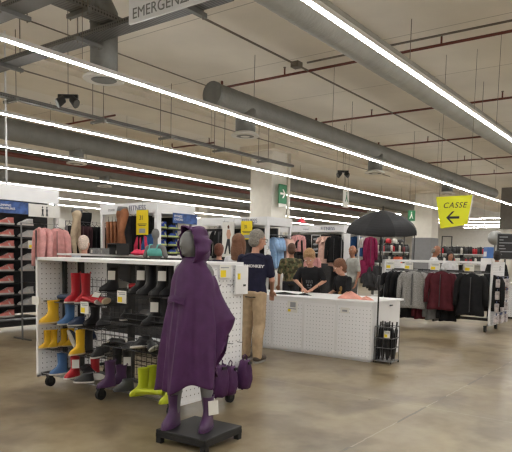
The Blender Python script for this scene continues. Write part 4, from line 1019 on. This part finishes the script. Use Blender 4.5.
for i, (a, c) in enumerate(((-.08, .08), (-.08, .02), (-.08, -.05), (0, .06), (0, -.02), (.07, .08), (.07, 0), (.07, -.08), (0, -.09))):
    lb = 'folded black umbrella, %s from the pole in the wire basket' % ORD[i]; l = (ux+a, uy+c, .045); rot = (.05*math.sin(i*2), .06*math.cos(i*3), i)
    if u0 is None:
        u0 = thing('folded_umbrella', lb, 'umbrella', l, 0, 'folded black umbrellas in the basket', rot)
        MB().tube([(0, 0, 0), (0, 0, .05), (0, 0, .25), (0, 0, .42), (0, 0, .46)], [.01, .024, .03, .024, .012], 10).build('canopy', UMB, u0, smooth=True)
        MB().tube([(0, 0, .45), (0, 0, .54)], .012, 8).build('handle', G_K, u0, smooth=True)
        MB().tube([(.032*math.cos(q), .032*math.sin(q), .3) for q in (2*PI*j/12 for j in range(13))], .005, 5).build('closing_strap', G_K, u0)
    else: dup(u0, lb, l, 0, rot)
# open umbrella clipped to the pole
OX, OY, OZ = 7.5, 3.46, 1.84
t = thing('open_umbrella', 'large open black umbrella displayed above the basket stand', 'umbrella', (OX, OY, OZ), rot=Vector((0, 0, 1)).rotation_difference(Vector((-.13, -.08, 1))).to_euler())
NR = 8; RU = .5; HU = .3; R = []
for i in range(13):
    u = i/12; row = []
    for j in range(NR*2):
        a = 2*PI*j/(NR*2); k = (j % 2)/2; sag = 1-.07*(math.sin(PI*k))*u
        r = RU*math.sin(u*PI*.5)**.95 if i else .006
        row.append((r*sag*math.cos(a), r*sag*math.sin(a), HU*(1-u**1.3)-.01*math.sin(PI*k)*u))
    R.append(row)
MB().loft(R, True, False).build('canopy', UMB, t, smooth=False).modifiers.new('solid', 'SOLIDIFY').thickness = .003
MB().tube([(0, 0, HU-.01), (0, 0, HU+.06)], [.012, .006], 8).build('ferrule', BLACKM, t)
for k in range(NR):
    a = 2*PI*k/NR; pts = []
    for i in range(7):
        u = i/6; r = RU*math.sin(u*PI*.5)**.95; pts.append((r*math.cos(a), r*math.sin(a), HU*(1-u**1.3)-.008))
    rb = MB().tube(pts, .003, 5).build('rib', CHROME, t); MB().tube([(0, 0, .02), (RU*.55*math.cos(a), RU*.55*math.sin(a), HU*.6)], .0025, 5).build('stretcher', CHROME, rb)
MB().tube([(0, 0, HU), (0, 0, -.62)], .007, 8).build('shaft', BLACKM, t, smooth=True)
MB().tube([(0, 0, -.6), (0, 0, -.75), (.02, .0, -.8), (.05, 0, -.81), (.08, 0, -.79), (.09, 0, -.75)], .02, 10).build('handle', G_K, t, smooth=True)

# ================================================================== jacket gondola
here(.7, -.27)
KX, KY0, KY1, KH = 11.75, 3.57, 5.95, 1.46
k = thing('jacket_gondola', 'white wheeled gondola hung with outdoor jackets', 'display gondola', (0, 0, 0))
endpanel(k, KY0, KX, KX+.95, .14, KH); endpanel(k, KY1, KX, KX+.95, .14, KH)
MB().bb(KX, KY0, KH-.05, KX+.05, KY1, KH).bb(KX+.9, KY0, KH-.05, KX+.95, KY1, KH).build('top_rail', WHITE, k, bevel=.004)
MB().bb(KX, KY1-.05, .14, KX+.05, KY1+.0, KH).build('corner_post', WHITE, k)
MB().bb(KX+.45, KY0+.02, .2, KX+.49, KY1-.02, .26).bb(KX+.45, KY0+.02, 1.2, KX+.49, KY1-.02, 1.26).bb(KX+.45, KY0+.02, .2, KX+.49, KY0+.06, 1.26).bb(KX+.45, KY1-.06, .2, KX+.49, KY1-.02, 1.26).bb(KX+.45, 4.72, .2, KX+.49, 4.78, 1.26).build('spine_frame', BLACKM, k)
for y in (KY0, 4.72, KY1-.04): MB().bb(KX+.03, y, .14, KX+.92, y+.04, .19).build('base_bar', BLACKM, k)
for (a, c) in ((.06, .08), (.88, .08), (.06, 2.37), (.88, 2.37)): caster(k, KX+a, KY0+c, .06)
for y in (3.9, 4.65, 5.3): MB().tube([(KX+.45, y, 1.24), (KX-.08, y, 1.24)], .01, 6).build('front_arm', CHROME, k)
MB().tube([(KX+.12, KY0+.03, 1.22), (KX+.12, KY1-.03, 1.22)], .012, 8).build('hang_rail', CHROME, k)
for y in (3.98, 4.7, 5.28, 5.72): o = card(k, (KX-.13, y, 1.33), .2, .15)
for i in range(8):
    y = [5.75, 5.62, 5.5, 4.95, 4.3, 4.2, 4.08, 3.62][i]
    hung('jacket', C_BLK, ['black jacket at the far end nearest the umbrella', 'second black jacket from the umbrella end', 'third black jacket from the umbrella end, next to the grey one', 'black jacket hanging between the grey and burgundy ones', 'black jacket just beyond the burgundy one', 'second black jacket beyond the burgundy one', 'third black jacket beyond the burgundy one', 'black jacket next to the sock packet end panel'][i], (KX+.12, y, 1.22), [.5, .5, .4, .9, .7, .7, .5, .25][i], 'black jackets on the wheeled gondola', w=.44, h=.74, d=.1)
hung('jacket', HEA, 'heather grey jacket facing out on the wheeled gondola', (KX-.12, 5.17, 1.24), .12, w=.54, h=.8, d=.12)
hung('jacket', C_GRY, 'darker grey jacket just behind the heather grey one', (KX-.0, 5.02, 1.23), .3, w=.46, h=.72, d=.1)
hung('jacket', C_BUR, 'burgundy jacket with dark lining facing out on the wheeled gondola', (KX-.12, 4.55, 1.25), .1, w=.54, h=.8, d=.13)
hung('jacket', C_BLK, 'large black jacket facing out beside the burgundy one', (KX-.12, 3.92, 1.22), .1, w=.54, h=.84, d=.13)
for i, (y, m, n) in enumerate(((5.35, C_BLK, 'black garment hanging low beneath the heather grey jacket'), (5.0, C_BUR, 'burgundy garment hanging low between the grey and burgundy jackets'), (4.75, C_GRY, 'grey garment hanging low between the jackets'), (4.45, C_BLK, 'black garment hanging low under the burgundy jacket'))):
    hung('shirt', m, n, (KX+.1, y, .56), .5, w=.36, h=.36)
# sock packets on the end panel
PKT = mat('packet', (186, 178, 178), .35, var=.35, scale=26); pk = None
for r in range(4):
    for c in range(4):
        lb = 'sock packet hanging in row %s, peg %s of the jacket gondola end panel' % (['one', 'two', 'three', 'four'][r], ['one', 'two', 'three', 'four'][c]); l = (KX+.14+.2*c, KY0-.1-.03*(c % 2), 1.14-.25*r)
        if pk is None:
            pk = thing('sock_packet', lb, 'socks', l, 0, 'sock packets on the end panel'); MB().bb(-.055, -.05, -.2, .055, .03, -.03).build('packet', PKT, pk, bevel=.012); MB().bb(-.05, -.012, -.03, .05, -.006, .02).build('header_card', INKB, pk)
        else: dup(pk, lb, l, .15*math.sin(r*3+c))
b = MB()
for r in range(4):
    for c in range(4): b.tube([(KX+.14+.2*c, KY0, 1.16-.25*r), (KX+.14+.2*c, KY0-.17, 1.16-.25*r)], .004, 5)
b.build('peg_hooks', CHROME, k)
text('17', .14, INKG, k, M_negy(KX+.5, KY0-.02, 1.32), name='shelf_number')

# ================================================================== second counter and things at the far right
here(.85, -.2)
c2 = thing('till_counter', 'white perforated counter behind the jacket gondola end panel', 'counter', (15.1, 2.0, 0))
MB().bb(0, 0, .05, .03, 2.3, .88).build('front_panel', PEG_YZ, c2); MB().bb(-.02, -.02, .88, .8, 2.32, .92).build('worktop', WHITE, c2, bevel=.005); MB().bb(.03, 2.25, .05, .8, 2.3, .88).build('side_panel', WHITE, c2); MB().bb(.03, .03, 0, .75, 2.25, .05).build('plinth', BLACKM, c2); MB().bb(.75, .03, .05, .78, 2.25, .88).build('back_panel', WHITE, c2)
card(c2, (-.004, 1.82, .72), .12, .16)
here()
x, y = flat(505, 16.5); t = thing('chalk_board', 'black notice board with white lines of writing on a stand', 'notice board', (x, y, 0), rad(-65))
MB().bb(-.25, -.015, 1.55, .25, .015, 2.3).build('board', BLACKM, t); MB().bb(-.27, -.02, 1.53, -.25, .02, 2.32).bb(.25, -.02, 1.53, .27, .02, 2.32).bb(-.27, -.02, 2.3, .27, .02, 2.32).bb(-.27, -.02, 1.53, .27, .02, 1.55).build('frame', CHROME, t)
b = MB()
for i in range(7): b.bb(-.2, -.02, 2.2-.09*i, -.2+.4*(.6+.4*math.sin(i*4)), -.015, 2.225-.09*i)
b.build('written_lines', INKG, t)
MB().bb(-.02, -.01, .05, .02, .03, 1.55).build('post', BLACKM, t); MB().bb(-.25, -.2, 0, .25, .2, .05).build('foot', BLACKM, t)
x, y = flat(494, 19); t = thing('round_mirror', 'grey round convex mirror near the notice board', 'mirror', (x, y, 0)); MB().ell((0, 0, 2.28), (.26, .26, .26), 20, 12).build('dome', mat('dome_grey', (150, 150, 148), .35, .3), t, smooth=True); MB().tube([(0, 0, 0), (0, 0, 2.1)], .03, 8).build('pole', CHROME, t); MB().tube([(0, 0, 0), (0, 0, .03)], .2, 16).build('foot', CHROME, t)
x, y = flat(488, 16.5); t = thing('blue_carton', 'blue and white carton on the post beside the notice board', 'box', (x, y, 1.55), rad(-50)); MB().bb(-.1, -.14, 0, .1, .14, .34).build('box', mat('carton_blue', (70, 110, 172), .5), t, bevel=.006); MB().bb(-.105, -.1, .05, -.1, .1, .2).build('label', WHITE, t)
plinth('white post carrying the blue carton', x, y, .34, 1.55)
x, y = flat(507, 25.8); t = struct(MB().bb(x-.35, y-.35, 3.0, x+.35, y+.35, 4.95).bb(x-.2, y-.2, 0, x+.2, y+.2, .1), 'column', mat('column_grey', (108, 104, 98), .7)); MB().tube([(x, y, .05), (x, y, 3.05)], .24, 20).build('round_shaft', COLM, t, smooth=True)

# ------------------------------------------------------------------ far shelves with small stock
def farshelf(label, px0, px1, f, ztop, n, seed, what):
    f *= 1.0; a = Vector((*flat(px0, f), 0)); b_ = Vector((*flat(px1, f), 0)); d = b_-a; L = d.length; rz = math.atan2(d.y, d.x)
    t = thing('stock_shelf', label, 'shelf', a, rz, 'far shelves of bottles and caps')
    MB().bb(0, .25, .1, L, .3, ztop).build('back_panel', WALLM, t); MB().bb(0, -.1, 0, L, .3, .1).build('base', WHITE, t)
    zs = (1.3, 1.72)
    for z in zs: MB().bb(0, -.1, z-.03, L, .25, z).build('shelf', WHITE, t)
    for x in (0, L/2, L): MB().bb(x-.02, -.1, .1, x+.02, .25, 1.75).build('divider', BLACKM, t)
    rnd = random.Random(seed); protos = {}
    for r, z in enumerate(zs):
        for i in range(n):
            ci = rnd.choice((0, 0, 0, 1, 1, 2, 3)); u = (i+.5)/n*L; p = a+d.normalized()*u
            nm = ('black', 'grey', 'white', 'red')[ci]; m = (G_K, G_G, S_W, G_R)[ci]
            lb = '%s bottle standing %s along the %s shelf of the %s' % (nm, ['number %s' % w for w in NUMW][i], ['lower', 'upper'][r], what)
            if ci not in protos:
                o = thing('bottle', lb, 'bottle', (p.x, p.y, z), 0, 'bottles on the '+what); h = (.36, .28, .3, .26)[ci]
                MB().tube([(0, 0, 0), (0, 0, h*.7), (0, 0, h*.85)], [.075, .075, .04], 10).build('bottle_body', m, o, smooth=True); MB().tube([(0, 0, h*.85), (0, 0, h)], .042, 8).build('cap', S_W if ci == 0 else G_K, o); protos[ci] = o
            else: dup(protos[ci], lb, (p.x, p.y, z))
NUMW = 'one two three four five six seven eight nine ten eleven twelve thirteen fourteen fifteen sixteen seventeen eighteen nineteen twenty'.split()
farshelf('white shelf of dark bottles beyond the jackets and umbrella', 374, 408, 20, 1.9, 17, 3, 'shelf beyond the umbrella')
farshelf('long white shelf of bottles between the grey column and notice board', 438, 486, 22, 1.9, 20, 5, 'shelf beyond the till sign')
for i, (px, m, n) in enumerate(((382, G_K, 'black'), (388, G_R, 'red'), (394, S_W, 'white'), (400, G_G, 'grey'))):
    p = at(px, 250, 22.05); t = thing('helmet', '%s round helmet displayed above the bottles beyond the umbrella' % n, 'helmet', (p.x, p.y, 2.0)); MB().ell((0, 0, .1), (.12, .12, .12), 14, 10).build('shell', m, t, smooth=True); MB().ell((-.05, 0, .02), (.1, .1, .03), 12, 6).build('brim', G_K, t, smooth=True); MB().tube([(0, 0, -.27), (0, 0, 0)], .015, 6).build('peg_stand', CHROME, t)
for (px, f, n) in ((408.5, 19, 'tall black empty frame standing before the grey column cladding'), (446, 20, 'tall black frame standing behind the white shirted man')):
    x, y = flat(px, f); t = thing('clothes_arch', n, 'frame', (x, y, 0), rad(-50)); MB().bb(-.2, -.02, .05, -.17, .02, 2.35).bb(.17, -.02, .05, .2, .02, 2.35).bb(-.2, -.02, 2.32, .2, .02, 2.35).build('frame', BLACKM, t); MB().bb(-.25, -.15, 0, .25, .15, .05).build('foot', BLACKM, t)
t = thing('orange_packet', 'orange and white packet on the umbrella side of the jacket gondola', 'packet', (*flat(398, 15), 1.35)); MB().bb(-.1, -.1, .0, .1, .1, .18).build('packet', gum('packet_orange', (214, 92, 52)), t, bevel=.02); MB().bb(-.105, -.06, .03, -.1, .06, .1).build('label', OFFW, t)
plinth('white plinth under the orange packet', *flat(398, 15), .3, 1.35)
here()
# ================================================================== people
SKIN = mat('skin_light', (190, 142, 120), .55, var=.05, scale=20); SKIN2 = mat('skin_tan', (160, 112, 88), .55, var=.05, scale=20)
def hairm(n, c): return mat(n, c, .6, var=.3, scale=60, bump=.8, bscale=80)
H_GREY = hairm('hair_grey', (136, 130, 122)); H_WHITE = hairm('hair_white', (214, 196, 182)); H_BLOND = hairm('hair_blond', (158, 122, 82)); H_BROWN = hairm('hair_brown_dark', (86, 58, 42)); H_AUB = hairm('hair_auburn', (104, 58, 42)); H_BLACK = hairm('hair_black', (34, 30, 30)); H_LBR = hairm('hair_light_brown', (116, 78, 56))
EYEW = mat('eye_white', (220, 215, 208), .3, var=0); LIP = mat('lips', (150, 88, 80), .5, var=.05)
T_NAVY = cloth('tee_navy', (36, 36, 56)); T_BLACK = cloth('tee_black', (34, 34, 36)); T_GREY = cloth('tee_grey', (160, 160, 154)); T_WHITE = cloth('shirt_white', (206, 206, 208))
P_TAN = cloth('trousers_tan', (172, 150, 122)); P_DARK = cloth('trousers_dark', (40, 40, 44)); P_GREY = cloth('shorts_grey', (96, 94, 92)); P_DEN = cloth('jeans', (60, 72, 96))
def camo():
    m = cloth('tee_camouflage', (92, 88, 66), var=.0); nt = m.node_tree
    r = [n for n in nt.nodes if n.type == 'VALTORGB'][0].color_ramp; r.interpolation = 'CONSTANT'
    r.elements[0].color = lin((58, 54, 40)); r.elements[1].position = .56; r.elements[1].color = lin((122, 104, 76)); e = r.elements.new(.47); e.color = lin((84, 88, 62))
    r.elements[0].position = 0; return m
T_CAMO = camo()
def rot_about(p, c, R): return Vector(c)+R @ (Vector(p)-Vector(c))
def person(label, x, y, heading, h, shirt, trousers, skin, hair, arms, lean=0, hyaw=0, hpitch=0, sleeve=.55, legs='long', style='short', stance=(0, 0), female=0, shoes=None, vox=.012, hs=1.1, glasses=False, cloth_name='t_shirt', z=0):
    """local x forward, y to the person's left; arms = per side (elbow, wrist) in metres of a 1.75 m figure, or None to hang"""
    s = h/1.75
    t = thing('person', label, 'person', (x, y, z), heading, 'people in the shop'); t.scale = (s, s, s)
    del t['group']
    RL = Matrix.Rotation(lean, 3, 'Y'); HC = (0, 0, .95)
    T = lambda p: rot_about(p, HC, RL)
    sw = .175 if female else .195
    neck = Vector((0, 0, 1.47)); RH = Matrix.Rotation(hyaw, 3, 'Z') @ Matrix.Rotation(hpitch, 3, 'Y')
    HC2 = neck+Vector((0, 0, .05))
    HD_ = lambda p: T(rot_about(HC2+(Vector(p)-HC2)*hs, HC2, RH))
    hd = MB(); body = MB()
    def torso(mb, g, z0=.88, z1=1.44):
        S = [(.86, .105, .165), (.95, .11, .17), (1.05, .1, .152 if not female else .14), (1.16, .11, .16), (1.28, .118, .178), (1.37, .105, .182), (1.43, .075, .15), (1.46, .055, .085)]
        R = []
        for z_, d, w in S:
            if z_ < z0-1e-6 or z_ > z1+.03: continue
            ww = w*(sw/.195 if z_ > 1.2 else 1)
            R.append([T(((d+g)*math.cos(a)+(.015 if z_ < 1.0 else 0), (ww+g)*math.sin(a), z_)) for a in (2*PI*j/20 for j in range(20))])
        mb.loft(R)
    torso(body, 0, 0, 9)
    body.cap(T((-.005, 0, 1.42)), T((.015, 0, 1.52)), .056, .054)
    # head
    RM = (RL @ RH)*hs
    hc = (.02, 0, 1.635)
    body.ell(HD_(hc), (.092, .075, .112), M=RM).ell(HD_((.045, 0, 1.575)), (.06, .056, .062), M=RM)
    body.cap(HD_((.108, 0, 1.645)), HD_((.126, 0, 1.605)), .010, .016, 8)          # nose
    for sd in (-1, 1): body.ell(HD_((.01, sd*.078, 1.622)), (.022, .012, .032), 10, 8, M=RM)
    body.cap(HD_((.098, -.03, 1.662)), HD_((.098, .03, 1.662)), .012, .012, 8)      # brow
    # arms
    hips = {}
    sl = MB()
    for i, sd in enumerate((1, -1)):
        sh = T((0, sd*sw*.98, 1.385))
        A = arms[i]
        if A is None: el = Vector((-.02, sd*(sw+.065), 1.10)); wr = Vector((.06, sd*(sw+.07), .86))
        else: el, wr = Vector(A[0]), Vector(A[1])
        body.cap(sh, el, .05, .04).cap(el, wr, .039, .027)
        d = (wr-el).normalized(); side = d.cross(Vector((0, sd, .2))).normalized(); up_ = side.cross(d).normalized()
        # palm and five fingers, slightly curled towards `side`
        palm = wr+d*.055
        Mx = Matrix((up_, side, d)).transposed()
        body.ell(palm, (.038, .02, .052), 12, 8, M=Mx)
        for k, (o, l) in enumerate(((.03, .062), (.011, .074), (-.009, .07), (-.028, .054))):
            b0 = wr+d*.085+up_*o; b1 = b0+d*l*.5+side*.006; b2 = b1+d*l*.4+side*.022; b3 = b2+d*l*.2+side*.024
            body.cap(b0, b1, .0105, .0095, 8).cap(b1, b2, .0095, .009, 8).cap(b2, b3, .009, .0075, 8)
        t0 = wr+d*.03+up_*.03; t1 = t0+d*.035+up_*.025+side*.01; t2 = t1+d*.03+up_*.004+side*.012
        body.cap(t0, t1, .013, .011, 8).cap(t1, t2, .011, .009, 8)
        e2 = sh+(el-sh)*min(1, sleeve/.6) if sleeve < .9 else el
        sl.cap(sh, e2, .066, .062)
        if sleeve >= .9: sl.cap(el, el+(wr-el)*.95, .055, .04)
    tr = MB(); fpos = []
    for i, sd in enumerate((1, -1)):
        fx = stance[i]
        hip = (0, sd*.09, .9); kn = (.02+fx*.5, sd*.1, .49); an = (-.02+fx, sd*.11, .085)
        body.cap(hip, kn, .085, .056).cap(kn, an, .055, .037).cap((an[0], an[1], .05), (an[0]+.15, an[1]+sd*.015, .035), .035, .03)
        body.ell((an[0]-.01, an[1], .36), (.055, .05, .1))
        if legs == 'long': tr.cap(hip, kn, .105, .086).cap(kn, (an[0]-.01, an[1], .34), .086, .083).cap((an[0]-.01, an[1], .34), (an[0], an[1], .09), .083, .068)
        else: tr.cap(hip, (kn[0], kn[1], .47), .105, .09)
        fpos.append(an)
    body.build('body', skin, t, remesh=vox, sm=1)
    tr.ell((0.005, 0, .92), (.125, .178, .11)).build('trousers' if legs == 'long' else 'shorts', trousers, t, remesh=vox*1.2, sm=2)
    torso(sl, .016, .86, 1.43)
    st = sl.build(cloth_name, shirt, t, remesh=vox*1.2, sm=2)
    # face
    for sd in (-1, 1):
        e = MB().ell(HD_((.1, sd*.032, 1.645)), (.009, .014, .009), 10, 8, M=RM).build('eye', EYEW, t, smooth=True)
        MB().ell(HD_((.108, sd*.032, 1.645)), (.004, .006, .006), 8, 6, M=RM).build('iris', INK, e, smooth=True)
    MB().cap(HD_((.1, -.022, 1.567)), HD_((.1, .022, 1.567)), .0075, .0075, 8).build('mouth', LIP, t, smooth=True)
    # hair
    hm = MB()
    if style in ('short', 'crop', 'long'):
        o = .012 if style != 'crop' else .004
        hm.ell(HD_((-.012, 0, 1.672)), (.098+o, .08+o, .092+o), M=RM).ell(HD_((-.035, 0, 1.61)), (.07+o, .074+o, .08), M=RM)
        if style == 'short': hm.ell(HD_((.055, .01, 1.725)), (.05, .065, .028), M=RM)
    if style == 'long':
        hm.ell(HD_((-.055, 0, 1.52)), (.06, .095, .16), M=RM).ell(HD_((-.06, 0, 1.42)), (.05, .085, .12), M=RM)
        for sd in (-1, 1): hm.ell(HD_((.0, sd*.082, 1.58)), (.05, .026, .12), M=RM)
    if style == 'fringe':
        hm.ell(HD_((-.008, 0, 1.675)), (.112, .092, .098), M=RM).ell(HD_((-.035, 0, 1.61)), (.08, .084, .085), M=RM)
    if style == 'bald':
        for sd in (-1, 1): hm.ell(HD_((-.03, sd*.068, 1.62)), (.05, .018, .05), M=RM)
        hm.ell(HD_((-.065, 0, 1.6)), (.03, .06, .05), M=RM)
    hm.build('hair', hair, t, remesh=.008, sm=2)
    if glasses:
        g_ = MB()
        for sd in (-1, 1):
            c = [HD_((.118, sd*.034+.026*math.cos(a), 1.645+.02*math.sin(a))) for a in (2*PI*j/12 for j in range(13))]
            g_.tube(c, .003, 5).tube([HD_((.118, sd*.06, 1.65)), HD_((.06, sd*.084, 1.65)), HD_((.0, sd*.085, 1.64))], .003, 5)
        g_.build('glasses', G_K, t)
    for i, an in enumerate(fpos):
        sd = (1, -1)[i]
        sh_ = MB().cap((an[0]-.025, an[1], .05), (an[0]+.17, an[1]+sd*.016, .045), .05, .044).cap((an[0]-.005, an[1], .06), (an[0], an[1], .1), .05, .046)
        sh_.v = [(a, b, max(.012, c)) for a, b, c in sh_.v]
        so = sh_.build('shoe', shoes or G_K, t, smooth=True)
        MB().loft([ring(0, -.085+an[0], .225+an[0], .05), ring(.022, -.085+an[0], .225+an[0], .052)]).build('sole', S_D, so, loc=(0, an[1]+sd*.01, 0))
    return t, T
def back_text(st, T, body_, z, size, m, front=False, d=.137, w=.195, sp=1):
    cu = bpy.data.curves.new('t', 'FONT'); cu.body = body_; cu.size = size; cu.align_x = 'CENTER'; cu.space_character = sp; cu.offset = .002
    o = bpy.data.objects.new('t', cu); COL.objects.link(o); me = bpy.data.meshes.new_from_object(o.evaluated_get(bpy.context.evaluated_depsgraph_get())); bpy.data.objects.remove(o)
    for v in me.vertices:
        u, h_ = v.co.x, v.co.y; xx = d*math.sqrt(max(.05, 1-(u/w)**2)); v.co = T((xx+.004, u, z+h_)) if front else T((-xx-.004, -u, z+h_))
    me.materials.clear(); me.materials.append(m); o = bpy.data.objects.new('lettering', me); COL.objects.link(o); o.parent = st
GLOW_W = mat('print_white', (210, 210, 210), .7, var=.02)
# heading 0 = along the light strips away from the camera
p1, T1 = person('grey haired man in a navy t-shirt and tan trousers standing at the counter', 6.55, 4.92, rad(12), 1.82, T_NAVY, P_TAN, SKIN, H_GREY,
    [((.05, .27, 1.12), (.24, .2, .98)), ((.08, -.235, 1.1), (.26, -.16, .95))], lean=.06, hyaw=rad(-32), hpitch=.16, style='crop', sleeve=.42, stance=(.05, -.05), glasses=True, shoes=gum('shoe_brown', (70, 58, 50)), vox=.009)
st = [c for c in kids(p1) if c.name.startswith('t_shirt')][0]
back_text(st, T1, 'BEST MONKEY', 1.265, .052, GLOW_W)
MB().tube([T1((-.095, -.17, 1.385+.0)), T1((-.1, 0, 1.45)), T1((-.095, .17, 1.385))], .006, 5).build('collar_trim', T_NAVY, st)
MB().cap((.0, .2, .86), (.06, .205, .84), .02).build('pocket_flap', P_TAN, [c for c in kids(p1) if c.name.startswith('trousers')][0], smooth=True)
x, y = flat(313, 9.3)
p2, T2 = person('young man in a printed black t-shirt leaning over the counter', x, y, rad(195), 1.6, T_BLACK, P_DARK, SKIN, H_BLOND,
    [((.17, .29, 1.18), (.33, .12, 1.035)), ((.17, -.29, 1.18), (.33, -.08, 1.035))], lean=.3, hpitch=.3, hyaw=.1, hs=1.25, style='short', sleeve=.5, vox=.009)
st = [c for c in kids(p2) if c.name.startswith('t_shirt')][0]
back_text(st, T2, '| | | |', 1.19, .07, INKG, True); back_text(st, T2, 'o o', 1.12, .07, INKG, True); back_text(st, T2, '----', 1.07, .06, INKG, True)
MB().tube([Vector((.28, .175+.036*math.cos(a), 1.08+.036*math.sin(a))) for a in (2*PI*j/12 for j in range(13))], .008, 6).build('wrist_band', G_K, p2)
x, y = flat(346, 9.05)
p3, T3 = person('boy with brown hair in a black t-shirt at the counter', x, y, rad(158), 1.42, T_BLACK, P_DARK, SKIN, H_LBR,
    [((.12, .26, 1.12), (.3, .22, 1.02)), ((.05, -.27, 1.12), (.27, -.24, 1.03))], lean=.14, hpitch=.32, hyaw=-.35, hs=1.25, style='fringe', sleeve=.5, vox=.009)
st = [c for c in kids(p3) if c.name.startswith('t_shirt')][0]
MB().ell(T3((.125, .06, 1.2)), (.015, .04, .06), 10, 8).ell(T3((.128, .02, 1.1)), (.012, .05, .05), 10, 8).build('chest_print', cloth('print_tan', (150, 116, 70)), st)
x, y = flat(291.5, 11.6)
person('person in a camouflage t-shirt seen from behind beyond the counter', x, y, rad(35), 1.73, T_CAMO, P_DARK, SKIN2, H_BROWN, [None, None], hpitch=.1, style='crop', sleeve=.5)
x, y = flat(353, 13.2)
person('balding man in a pale grey t-shirt and grey shorts beyond the counter', x, y, rad(150), 1.76, T_GREY, P_GREY, SKIN2, H_BROWN, [None, ((.04, -.26, 1.12), (.2, -.16, 1.1))], style='bald', legs='short', hyaw=.2, sleeve=.45)
x, y = flat(219, 10.2)
person('person with short auburn hair seen behind the boot gondola end', x, y, rad(30), 1.66, T_NAVY, P_DEN, SKIN, H_AUB, [None, None], style='fringe', vox=.014)
x, y = flat(238.5, 8.4)
person('woman with long brown hair standing left of the navy shirted man', x, y, rad(15), 1.78, T_WHITE, P_DEN, SKIN, H_LBR, [None, None], style='long', female=1, hyaw=-.1, vox=.014)
x, y = flat(84, 9.3)
person('white haired man in a pale blue shirt behind the boot gondola', x, y, rad(25), 1.73, cloth('shirt_pale_blue', (186, 198, 212)), P_DEN, SKIN, H_WHITE, [None, None], style='crop', hyaw=.1, vox=.012)
x, y = flat(434, 14.3)
person('man in a white shirt standing behind the jacket gondola', x, y, rad(285), 1.84, T_WHITE, P_DARK, SKIN2, H_GREY, [None, None], style='bald', hpitch=.25, vox=.014, sleeve=1, cloth_name='shirt')
x, y = flat(450, 15.2)
person('woman with dark hair in a white top and dark cardigan behind the jackets', x, y, rad(215), 1.68, T_WHITE, P_DARK, SKIN2, H_BLACK, [None, None], style='long', female=1, vox=.014)
x, y = flat(497, 13.6)
person('person in a black jacket seen from behind at the far counter', x, y, rad(20), 1.7, cloth('jacket_black', (34, 34, 36)), P_DARK, SKIN2, H_BLACK, [None, None], style='short', sleeve=1, vox=.014, cloth_name='jacket')

# ------------------------------------------------------------------ view settings
w = bpy.data.worlds.new('world'); SC.world = w; w.use_nodes = True
w.node_tree.nodes['Background'].inputs[0].default_value = (.8, .8, .8, 1); w.node_tree.nodes['Background'].inputs[1].default_value = .1
SC.view_settings.view_transform = 'Standard'; SC.view_settings.look = 'None'; SC.view_settings.exposure = 0.22; SC.view_settings.gamma = 1
SC.view_settings.use_curve_mapping = False
try:
    SC.cycles.use_denoising = True; SC.cycles.filter_width = 1.35; SC.cycles.max_bounces = 8; SC.cycles.diffuse_bounces = 5
except Exception: pass
